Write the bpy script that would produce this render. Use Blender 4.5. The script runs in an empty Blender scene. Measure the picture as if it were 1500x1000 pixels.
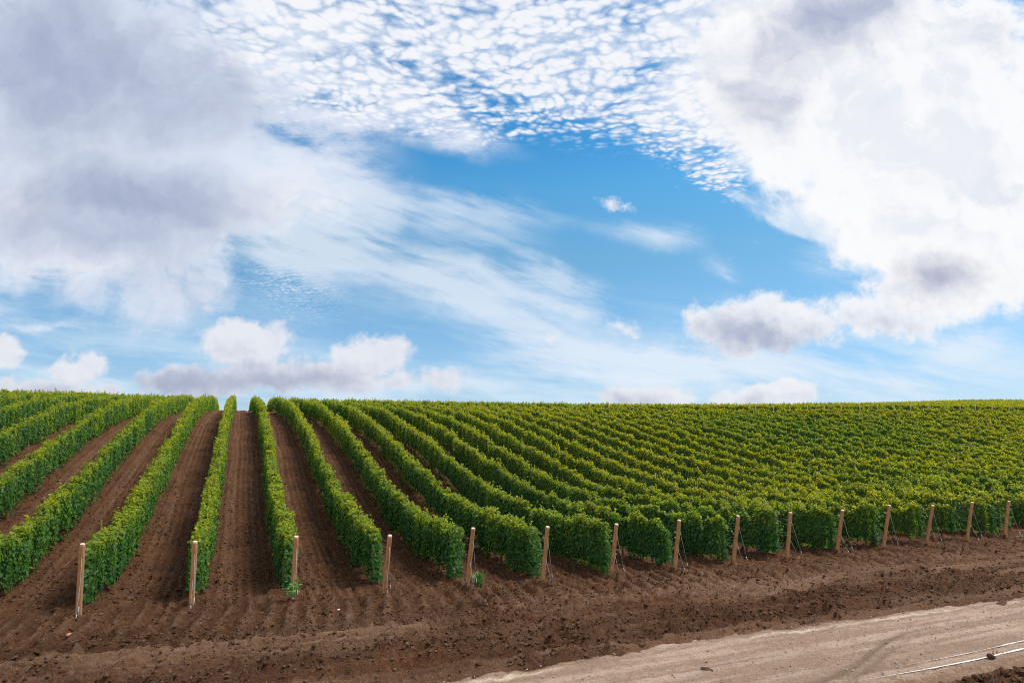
import bpy, math, random
import numpy as np

# ---------------------------------------------------------------- camera, sky, sun, exposure
C = bpy.context.scene
COL = C.collection
CAM_Z = 3.8
cam_d = bpy.data.cameras.new('camera')
cam_d.sensor_width = 36.0
cam_d.lens = 22.8
cam_d.clip_start = 0.1
cam_d.clip_end = 6000
cam = bpy.data.objects.new('camera', cam_d)
COL.objects.link(cam)
cam.location = (0, 0, CAM_Z)
cam.rotation_euler = (math.radians(90 + 8.383), 0, 0)
C.camera = cam
C.view_settings.view_transform = 'Standard'
C.view_settings.look = 'None'
C.view_settings.gamma = 1
C.view_settings.exposure = 0.30
C.cycles.filter_width = 1.05
C.cycles.use_denoising = False

SUN_AZ, SUN_EL = math.radians(70), math.radians(58)
sun_d = bpy.data.lights.new('sun', 'SUN')
sun_d.energy = 4.3
sun_d.angle = math.radians(22.0)
sun_d.color = (1.0, 0.93, 0.80)
sun = bpy.data.objects.new('sun', sun_d)
COL.objects.link(sun)
sun.rotation_euler = (math.pi/2 - SUN_EL, 0, math.pi - SUN_AZ)
sun.location = (60, 40, 80)

# cloud patches on the sky: (u, w, ru, rw, turn, weight); u = x/y and w = z/y of the view direction
CIRRUS = [
    (-0.0546, 0.3352, 0.1858, 0.0572, -0.349, 0.6),
    (0.0862, 0.2345, 0.1185, 0.0444, -0.384, 0.9),
    (-0.1187, 0.2455, 0.3129, 0.101, -0.262, 0.85),
    (-0.3514, 0.3694, 0.2086, 0.1283, -0.524, 0.8),
    (0.011, 0.3694, 0.1757, 0.0461, -0.175, 0.6),
    (-0.209, 0.3808, 0.154, 0.0579, -0.262, 0.7),
    (-0.0107, 0.218, 0.215, 0.0553, -0.175, 0.7),
    (0.0849, 0.1313, 0.2335, 0.0485, -0.087, 0.9),
    (0.2646, 0.1099, 0.3175, 0.0536, -0.0, 1.0),
    (0.5811, 0.0993, 0.3698, 0.0427, -0.0, 0.9),
    (0.7235, 0.1474, 0.1277, 0.0302, 0.105, 1.2),
    (0.2289, 0.3182, 0.1199, 0.0386, -0.14, 0.8),
    (0.3345, 0.2455, 0.0647, 0.0333, -0.698, 0.6),
    (0.476, 0.3442, 0.0821, 0.0389, -0.14, 1.7),
    (0.5519, 0.3352, 0.1421, 0.1506, -0.698, 1.1),
    (-0.3843, 0.3694, 0.2196, 0.1881, -0.349, 0.9),
    (-0.7376, 0.1798, 0.1069, 0.0152, -0.087, 0.8),
    (-0.6335, 0.094, 0.2112, 0.0255, -0.105, 0.7),
    (-0.116, 0.0834, 0.2635, 0.0318, -0.052, 0.7),
    (0.2562, 0.474, 0.1448, 0.0296, -0.209, 0.5),
    (0.3632, 0.3866, 0.077, 0.0231, -0.436, 0.9),
]
RIPPLE = [
    (-0.4788, 0.6429, 0.2052, 0.1512, -0.0, 0.9),
    (0.2855, 0.6553, 0.1827, 0.2036, -0.0, 0.7),
    (-0.1489, 0.6801, 0.4812, 0.2116, -0.087, 1.3),
    (0.171, 0.6429, 0.342, 0.203, -0.0, 1.3),
    (0.3252, 0.5214, 0.157, 0.1338, -0.175, 1.0),
    (-0.3768, 0.6553, 0.2626, 0.1646, -0.0, 1.0),
    (-0.1572, 0.531, 0.2133, 0.0507, -0.244, 0.9),
    (0.3205, 0.4155, 0.0774, 0.0467, -0.524, 0.8),
    (-0.3448, 0.2345, 0.1616, 0.078, -0.349, 0.34),
    (-0.3542, 0.4271, 0.1218, 0.0705, -0.349, 0.25),
]
MASS = [
    (-0.7613, 0.6183, 0.4318, 0.3737, -0.0, 1.1),
    (-0.7589, 0.3808, 0.4619, 0.2008, -0.0, 1.1),
    (-0.5473, 0.3465, 0.2736, 0.1039, 0.087, 0.7),
    (-0.515, 0.5095, 0.2463, 0.2082, -0.0, 0.5),
    (-0.5544, 0.229, 0.2368, 0.1005, -0.175, 0.66),
    (-0.3155, 0.5574, 0.124, 0.0731, -0.175, 0.35),
    (-0.3514, 0.3694, 0.1647, 0.1283, -0.524, 0.4),
    (0.666, 0.5695, 0.4064, 0.3288, -0.0, 1.4),
    (0.799, 0.3465, 0.3612, 0.1989, -0.0, 1.2),
    (0.4568, 0.6553, 0.2512, 0.2431, -0.0, 0.9),
    (0.4464, 0.4858, 0.0781, 0.1081, -0.0, 0.55),
    (0.7025, 0.2566, 0.2053, 0.0899, -0.175, 0.75),
    (-0.123, 0.4976, 0.2906, 0.0358, -0.227, 0.35),
]
MASS_GREY = [
    (-0.7236, 0.5817, 0.3731, 0.2512, -0.0, 0.75),
    (-0.7879, 0.6553, 0.2284, 0.126, -0.0, 0.3),
    (-0.6025, 0.3522, 0.3615, 0.1041, -0.0, 0.9),
    (-0.6043, 0.2455, 0.205, 0.0783, -0.175, 0.5),
    (-0.4741, 0.5695, 0.1806, 0.1482, -0.0, 0.35),
    (0.5456, 0.6989, 0.1953, 0.0952, 0.14, 0.85),
    (0.3964, 0.5938, 0.1472, 0.1113, 0.524, 0.45),
    (0.4268, 0.5334, 0.0899, 0.0726, -0.0, 0.3),
    (0.8222, 0.6553, 0.137, 0.0751, -0.0, 0.2),
    (0.7479, 0.3808, 0.176, 0.0696, -0.0, 0.22),
]
MASS_LIT = [
    (0.6674, 0.4622, 0.7786, 0.5297, -0.0, 1.8),
    (0.2855, 0.6553, 0.571, 0.3367, -0.0, 0.9),
    (-0.7906, 0.3694, 0.0988, 0.0694, -0.0, 0.6),
    (-0.2513, 0.3352, 0.2841, 0.1863, -0.0, 0.8),
    (-0.7036, 0.2677, 0.1948, 0.0674, -0.0, 0.5),
]
HEAP = [
    (0.6744, 0.2455, 0.1295, 0.0693, -0.0, 1.0),
    (0.6112, 0.2016, 0.1287, 0.0662, -0.0, 0.85),
    (0.3844, 0.1711, 0.1495, 0.0678, 0.14, 1.0),
    (0.4593, 0.1744, 0.1175, 0.0502, -0.0, 0.62),
    (0.5516, 0.1928, 0.1071, 0.0571, -0.0, 0.75),
    (0.7434, 0.2345, 0.1401, 0.0668, -0.0, 0.8),
    (0.2988, 0.1689, 0.0534, 0.0545, -0.0, 0.6),
    (-0.415, 0.1474, 0.1011, 0.0564, -0.0, 1.0),
    (-0.3802, 0.0961, 0.1795, 0.0469, -0.0, 0.75),
    (-0.2174, 0.1238, 0.0901, 0.0517, -0.0, 0.95),
    (-0.2746, 0.0961, 0.1795, 0.0448, -0.0, 0.72),
    (-0.4953, 0.0813, 0.1159, 0.0361, -0.0, 0.9),
    (-0.1793, 0.0887, 0.1055, 0.0319, -0.0, 0.5),
    (-0.6692, 0.1142, 0.0762, 0.0343, -0.0, 0.95),
    (-0.7918, 0.1398, 0.0446, 0.0389, -0.0, 0.9),
    (-0.7108, 0.0761, 0.158, 0.0275, -0.052, 0.9),
    (0.1626, 0.3716, 0.0505, 0.0299, -0.209, 0.42),
    (0.1761, 0.1668, 0.0427, 0.0304, -0.0, 0.4),
    (0.0639, 0.1581, 0.032, 0.0195, -0.0, 0.36),
    (-0.1055, 0.0908, 0.0739, 0.0362, -0.0, 0.55),
    (0.2049, 0.0624, 0.1156, 0.0316, -0.0, 0.9),
    (0.3278, 0.0603, 0.042, 0.021, -0.0, 0.8),
    (0.4099, 0.0624, 0.0946, 0.0337, -0.0, 0.9),
    (0.5465, 0.1961, 0.0643, 0.0439, -0.0, 0.6),
]
HEAP_GREY = [
    (0.6714, 0.2477, 0.1025, 0.0535, -0.0, 0.95),
    (0.3679, 0.1635, 0.112, 0.0479, -0.0, 0.65),
    (0.4253, 0.142, 0.0957, 0.0378, -0.0, 0.7),
    (0.3304, 0.1581, 0.0639, 0.0434, -0.0, 0.5),
    (0.5234, 0.1744, 0.0961, 0.0436, -0.0, 0.35),
    (0.6093, 0.1798, 0.0855, 0.0327, -0.0, 0.25),
    (-0.3899, 0.0813, 0.2424, 0.0425, -0.0, 0.7),
    (-0.5059, 0.0813, 0.1159, 0.0361, -0.0, 0.8),
    (-0.2955, 0.0919, 0.1689, 0.0426, -0.0, 0.6),
    (-0.4349, 0.1259, 0.0849, 0.0322, -0.0, 0.3),
    (-0.7052, 0.0729, 0.1579, 0.0296, -0.0, 0.8),
    (-0.6678, 0.0993, 0.0845, 0.0234, -0.0, 0.2),
    (-0.1055, 0.0887, 0.0738, 0.0361, -0.0, 0.35),
    (0.1784, 0.054, 0.0945, 0.0252, -0.0, 0.7),
    (0.3781, 0.0571, 0.042, 0.021, -0.0, 0.5),
    (0.4516, 0.0571, 0.0525, 0.021, -0.0, 0.3),
]
VEIL = [
    (-0.114, 0.6429, 0.4332, 0.1641, -0.0, 0.55),
    (0.354, 0.6553, 0.1599, 0.1776, -0.0, 0.9),
    (-0.3977, 0.6183, 0.2954, 0.2146, -0.349, 0.9),
    (-0.185, 0.519, 0.2242, 0.0384, -0.244, 0.9),
    (-0.3104, 0.4387, 0.1996, 0.1429, -0.524, 0.8),
    (0.2626, 0.6553, 0.2969, 0.1906, -0.0, 0.8),
    (0.3273, 0.5695, 0.1467, 0.1356, -0.0, 0.6),
    (-0.7144, 0.2677, 0.2165, 0.0674, -0.0, 0.8),
    (-0.1115, 0.4799, 0.1784, 0.0285, -0.209, 0.8),
]

class NT:
    """small helper that writes shader nodes"""
    def __init__(s, nt): s.nt = nt; s.n = nt.nodes; s.l = nt.links
    def new(s, t, **kw):
        n = s.n.new(t)
        for k, v in kw.items(): setattr(n, k, v)
        return n
    def put(s, sock, v):
        if isinstance(v, bpy.types.NodeSocket): s.l.new(v, sock)
        elif v is not None: sock.default_value = v
    def m(s, op, a, b=None, c=None, clamp=False):
        n = s.new('ShaderNodeMath', operation=op, use_clamp=clamp)
        for i, v in enumerate((a, b, c)):
            if v is not None: s.put(n.inputs[i], v)
        return n.outputs[0]
    def vm(s, op, a, b=None, c=None):
        # DOT_PRODUCT gives a number, every other operation a vector
        n = s.new('ShaderNodeVectorMath', operation=op)
        for i, v in enumerate((a, b, c)):
            if v is None: continue
            if op == 'SCALE' and i == 1: s.put(n.inputs['Scale'], v)
            else: s.put(n.inputs[i], v)
        return n.outputs['Value'] if op == 'DOT_PRODUCT' else n.outputs[0]
    def mapping(s, v, loc=(0,0,0), rot=(0,0,0), sc=(1,1,1), kind='POINT'):
        n = s.new('ShaderNodeMapping', vector_type=kind)
        s.put(n.inputs['Vector'], v)
        if kind != 'VECTOR': n.inputs['Location'].default_value = loc
        n.inputs['Rotation'].default_value = rot
        n.inputs['Scale'].default_value = sc
        return n.outputs[0]
    def turned(s, v, rot, sc, loc=(0,0,0)):
        # turn first, then stretch
        return s.mapping(s.mapping(v, (0,0,0), (0,0,rot)), loc, (0,0,0), sc)
    def noise(s, v, scale, detail=4, rough=0.5, lac=2.0, dist=0.0, col=False):
        n = s.new('ShaderNodeTexNoise')
        s.put(n.inputs['Vector'], v)
        n.inputs['Scale'].default_value = scale
        n.inputs['Detail'].default_value = detail
        n.inputs['Roughness'].default_value = rough
        n.inputs['Lacunarity'].default_value = lac
        n.inputs['Distortion'].default_value = dist
        return n.outputs['Color' if col else 'Fac']
    def step(s, v, a, b, lo=0.0, hi=1.0):
        n = s.new('ShaderNodeMapRange', interpolation_type='SMOOTHSTEP')
        s.put(n.inputs['Value'], v)
        n.inputs['From Min'].default_value = a; n.inputs['From Max'].default_value = b
        n.inputs['To Min'].default_value = lo; n.inputs['To Max'].default_value = hi
        return n.outputs['Result']
    def lin(s, v, a, b, lo=0.0, hi=1.0):
        n = s.new('ShaderNodeMapRange', interpolation_type='LINEAR')
        s.put(n.inputs['Value'], v)
        n.inputs['From Min'].default_value = a; n.inputs['From Max'].default_value = b
        n.inputs['To Min'].default_value = lo; n.inputs['To Max'].default_value = hi
        return n.outputs['Result']
    def mix(s, f, a, b, mode='MIX'):
        n = s.new('ShaderNodeMix', data_type='RGBA', blend_type=mode, clamp_factor=True)
        s.put(n.inputs[0], f)
        for i, v in ((6, a), (7, b)):
            if isinstance(v, tuple) and len(v) == 3: v = (*v, 1)
            s.put(n.inputs[i], v)
        return n.outputs[2]
    def patches(s, v, lst, op='ADD'):
        acc = None
        for (u, w, ru, rw, turn, wt) in lst:
            mp = s.mapping(v, (u, w, 0), (0, 0, turn), (ru, rw, 1), 'TEXTURE')
            g = s.new('ShaderNodeTexGradient', gradient_type='SPHERICAL')
            s.put(g.inputs['Vector'], mp)
            if op == 'ADD':
                acc = s.m('MULTIPLY', g.outputs['Fac'], wt) if acc is None else s.m('MULTIPLY_ADD', g.outputs['Fac'], wt, acc)
            else:
                q = s.m('MULTIPLY', g.outputs['Fac'], wt)
                acc = q if acc is None else s.m('MAXIMUM', acc, q)
        return acc

def build_world():
    W = bpy.data.worlds.new('World'); C.world = W; W.use_nodes = True
    t = NT(W.node_tree); t.n.clear()
    out = t.new('ShaderNodeOutputWorld'); bg = t.new('ShaderNodeBackground')
    t.l.new(bg.outputs[0], out.inputs[0])
    sky = t.new('ShaderNodeTexSky', sky_type='NISHITA')
    sky.sun_disc = False
    sky.sun_elevation = SUN_EL; sky.sun_rotation = SUN_AZ
    sky.altitude = 100; sky.air_density = 1.0; sky.dust_density = 0.6; sky.ozone_density = 2.0
    tc = t.new('ShaderNodeTexCoord')
    D = tc.outputs['Generated']
    sp = t.new('ShaderNodeSeparateXYZ'); t.l.new(D, sp.inputs[0])
    x, y, z = sp.outputs
    yc = t.m('MAXIMUM', y, 0.12)
    u = t.m('DIVIDE', x, yc); w = t.m('DIVIDE', z, yc)
    cb = t.new('ShaderNodeCombineXYZ'); t.put(cb.inputs[0], u); t.put(cb.inputs[1], w)
    P = cb.outputs[0]
    zc = t.m('MAXIMUM', z, 0.02)
    cq = t.new('ShaderNodeCombineXYZ'); t.put(cq.inputs[0], t.m('DIVIDE', x, zc)); t.put(cq.inputs[1], t.m('DIVIDE', y, zc))
    Q = cq.outputs[0]                                     # the flat high cloud layer, in units of its height
    # blue of the clear sky
    base = t.vm('SCALE', sky.outputs[0], 0.10)
    rp = t.new('ShaderNodeValToRGB'); t.put(rp.inputs[0], z)      # polariser-deep blue of this particular air
    el = rp.color_ramp.elements
    for k, (p, c) in enumerate([(0.02, (.72, .97, 1.40)), (0.115, (.64, 1.02, 1.32)), (0.27, (.74, 1.24, 1.30)), (0.37, (.56, 1.34, 1.52)), (0.43, (.36, 1.22, 1.52)), (0.7, (.22, 1.0, 1.40))]):
        e = el[k] if k < 2 else el.new(p)
        e.position = p; e.color = (*c, 1)
    base = t.mix(1.0, base, rp.outputs[0], 'MULTIPLY')
    half = (0.5, 0.5, 0.5)
    n1 = t.vm('SUBTRACT', t.noise(P, 4.0, 8, 0.55, col=True), half)
    n2 = t.vm('SUBTRACT', t.noise(P, 22.0, 6, 0.62, col=True), half)
    Pw = t.vm('ADD', P, t.vm('SCALE', n1, 0.22))
    Pw = t.vm('ADD', Pw, t.vm('SCALE', n2, 0.03))
    Pc = t.vm('ADD', P, t.vm('SCALE', n1, 0.06))
    Pc = t.vm('ADD', Pc, t.vm('SCALE', n2, 0.035))
    fb = t.noise(Pw, 9.0, 10, 0.60)
    fb2 = t.noise(t.vm('ADD', Pw, (0.016, 0.020, 0.0)), 9.0, 5, 0.55)
    relief_b = t.m('SUBTRACT', fb, fb2)
    # thin high streaks
    Pl = t.vm('ADD', P, t.vm('SCALE', n1, 0.035))
    S = t.turned(Pl, math.radians(21), (3.4, 22.0, 1))
    st1 = t.noise(S, 1.0, 9, 0.62, dist=0.15)
    S2 = t.turned(Pl, math.radians(8), (3.0, 20.0, 1), (3, 1, 0))
    st2 = t.noise(S2, 1.0, 8, 0.6, dist=0.1)
    cir = t.patches(Pc, CIRRUS)
    stn = t.m('MULTIPLY_ADD', st2, 0.45, t.m('MULTIPLY', st1, 0.55))
    a_c = t.m('MULTIPLY', t.step(cir, 0.0, 0.9), t.step(t.m('MULTIPLY_ADD', cir, 0.14, stn), 0.44, 0.68))
    a_c = t.m('MULTIPLY', a_c, 0.70)
    low = t.m('MULTIPLY', t.step(z, 0.26, 0.03), t.step(st2, 0.36, 0.64, 0.25, 0.95))
    base = t.mix(low, base, (0.66, 0.82, 0.95))
    col = t.mix(a_c, base, (0.82, 0.89, 0.97))
    # ripples of small high puffs
    Qw = t.vm('ADD', Q, t.vm('SCALE', t.vm('SUBTRACT', t.noise(Q, 14.0, 3, 0.5, col=True), half), 0.05))
    Qw = t.vm('ADD', Qw, t.vm('SCALE', t.vm('SUBTRACT', t.noise(Q, 3.0, 2, 0.5, col=True), half), 0.14))
    Qm = t.turned(Qw, math.radians(-18), (32.0, 36.0, 1))
    vo = t.new('ShaderNodeTexVoronoi', feature='SMOOTH_F1'); t.put(vo.inputs['Vector'], Qm)
    vo.inputs['Scale'].default_value = 1.0; vo.inputs['Smoothness'].default_value = 0.35; vo.inputs['Randomness'].default_value = 0.9
    fine = t.noise(Q, 60.0, 5, 0.65)
    mk = t.patches(t.vm('ADD', P, t.vm('SCALE', n1, 0.10)), RIPPLE)
    big = t.noise(Q, 4.5, 4, 0.6)
    band = t.m('SINE', t.m('MULTIPLY', t.m('ADD', t.vm('DOT_PRODUCT', Qw, (0.25, 0.97, 0.0)), 0.0), 74.0))
    puff = t.m('MULTIPLY_ADD', band, 0.11, t.m('SUBTRACT', 0.80, vo.outputs['Distance']))
    puff = t.m('MULTIPLY_ADD', t.m('SUBTRACT', fine, 0.5), 0.55, puff)
    puff = t.m('MULTIPLY_ADD', t.m('SUBTRACT', big, 0.5), 0.9, puff)
    mkc = t.m('MINIMUM', mk, 1.0)
    puff = t.m('MULTIPLY_ADD', t.m('SUBTRACT', mkc, 1.0), 0.55, puff)
    a_m = t.m('MULTIPLY', t.step(puff, -0.30, 0.42), t.step(mk, 0.02, 0.40))
    a_m = t.m('MULTIPLY', a_m, 0.95)
    veil = t.m('MULTIPLY', t.step(t.patches(t.vm('ADD', P, t.vm('SCALE', n1, 0.12)), VEIL), 0.0, 1.0), t.step(t.m('MULTIPLY_ADD', fine, 0.15, big), 0.30, 0.72))
    col = t.mix(t.m('MULTIPLY', veil, 0.85), col, (0.82, 0.86, 0.95))
    c_m = t.mix(t.step(puff, 0.0, 0.60), (0.70, 0.785, 0.92), (0.94, 0.95, 0.98))
    col = t.mix(a_m, col, c_m)
    # big soft masses
    mass = t.patches(Pw, MASS)
    msum = t.m('MULTIPLY_ADD', t.m('SUBTRACT', fb, 0.5), 1.35, mass)
    msum = t.m('MULTIPLY_ADD', t.m('SUBTRACT', stn, 0.5), 0.6, msum)
    a_b = t.m('MULTIPLY', t.step(msum, 0.16, 0.74), 0.97)
    dark = t.patches(Pw, MASS_GREY)
    dk = t.m('MULTIPLY_ADD', t.m('SUBTRACT', fb, 0.5), 0.45, dark)
    dk = t.m('MULTIPLY_ADD', relief_b, -0.9, dk)
    lit = t.patches(P, MASS_LIT)
    white = t.mix(t.step(lit, 0.0, 0.8), (0.72, 0.79, 0.92), (0.98, 0.98, 0.99))
    soft = t.noise(Pw, 3.2, 8, 0.6)
    white = t.mix(t.m('MULTIPLY', t.step(t.m('MULTIPLY_ADD', relief_b, -0.9, soft), 0.42, 0.66), 0.48), white, (0.74, 0.785, 0.865))
    c_b = t.mix(t.step(dk, 0.0, 1.0), white, (0.385, 0.435, 0.60))
    col = t.mix(a_b, col, c_b)
    # crisp low heaps
    heap = t.patches(Pc, HEAP, 'MAX')
    fh = t.noise(P, 24.0, 8, 0.6)
    hs = t.m('MULTIPLY_ADD', t.m('SUBTRACT', fh, 0.5), 0.95, heap)
    a_h = t.step(hs, 0.14, 0.46)
    fh2 = t.noise(t.vm('ADD', P, (0.006, 0.010, 0.0)), 24.0, 6, 0.6)
    relief_h = t.m('SUBTRACT', fh, fh2)
    hd = t.m('MULTIPLY_ADD', t.m('SUBTRACT', fh, 0.5), 0.7, t.patches(Pc, HEAP_GREY))
    hd = t.m('MULTIPLY_ADD', relief_h, -1.3, hd)
    hd = t.m('MULTIPLY_ADD', t.m('SUBTRACT', 0.75, hs), -0.10, hd)
    c_h = t.mix(t.step(t.m('MULTIPLY_ADD', t.m('SUBTRACT', fb, 0.5), 0.5, hd), -0.15, 1.25), t.mix(t.step(lit, 0.0, 0.8), (0.84, 0.85, 0.90), (0.95, 0.955, 0.97)), (0.40, 0.43, 0.57))
    a_h = t.m('MULTIPLY', a_h, 0.90)
    col = t.mix(a_h, col, c_h)
    # bright thin cloud added over the unseen sky behind the view as fill light
    rear_fill = t.m('MULTIPLY', t.step(y, 0.04, -0.40), t.step(t.noise(D, 2.2, 6, 0.6), 0.30, 0.60, 0.6, 1.0))
    rear_fill = t.m('MULTIPLY', rear_fill, t.step(z, -0.05, 0.08))
    col = t.mix(rear_fill, col, (1.36, 1.34, 1.30))
    t.put(bg.inputs['Color'], col)
    bg.inputs['Strength'].default_value = 0.81
build_world()

# ---------------------------------------------------------------- numpy noise and the terrain
def vnoise(x, y, seed=0):
    xi = np.floor(x).astype(np.int64); yi = np.floor(y).astype(np.int64)
    fx = x - xi; fy = y - yi
    fx = fx*fx*fx*(fx*(fx*6-15)+10); fy = fy*fy*fy*(fy*(fy*6-15)+10)
    def h(a, b):
        n = (a*374761393 + b*668265263 + seed*974711) & 0xffffffff
        n = ((n ^ (n >> 13))*1274126177) & 0xffffffff
        n = n ^ (n >> 16)
        return (n & 0xffff)/65535.0
    return (h(xi,yi)*(1-fx) + h(xi+1,yi)*fx)*(1-fy) + (h(xi,yi+1)*(1-fx) + h(xi+1,yi+1)*fx)*fy - 0.5
def fbm(x, y, octv=4, seed=0, gain=0.5):
    s = 0; a = 1.0
    for i in range(octv):
        s = s + a*vnoise(x, y, seed + 17*i); a *= gain; x = x*2.03 + 5.1; y = y*2.03 - 3.7
    return s

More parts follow.
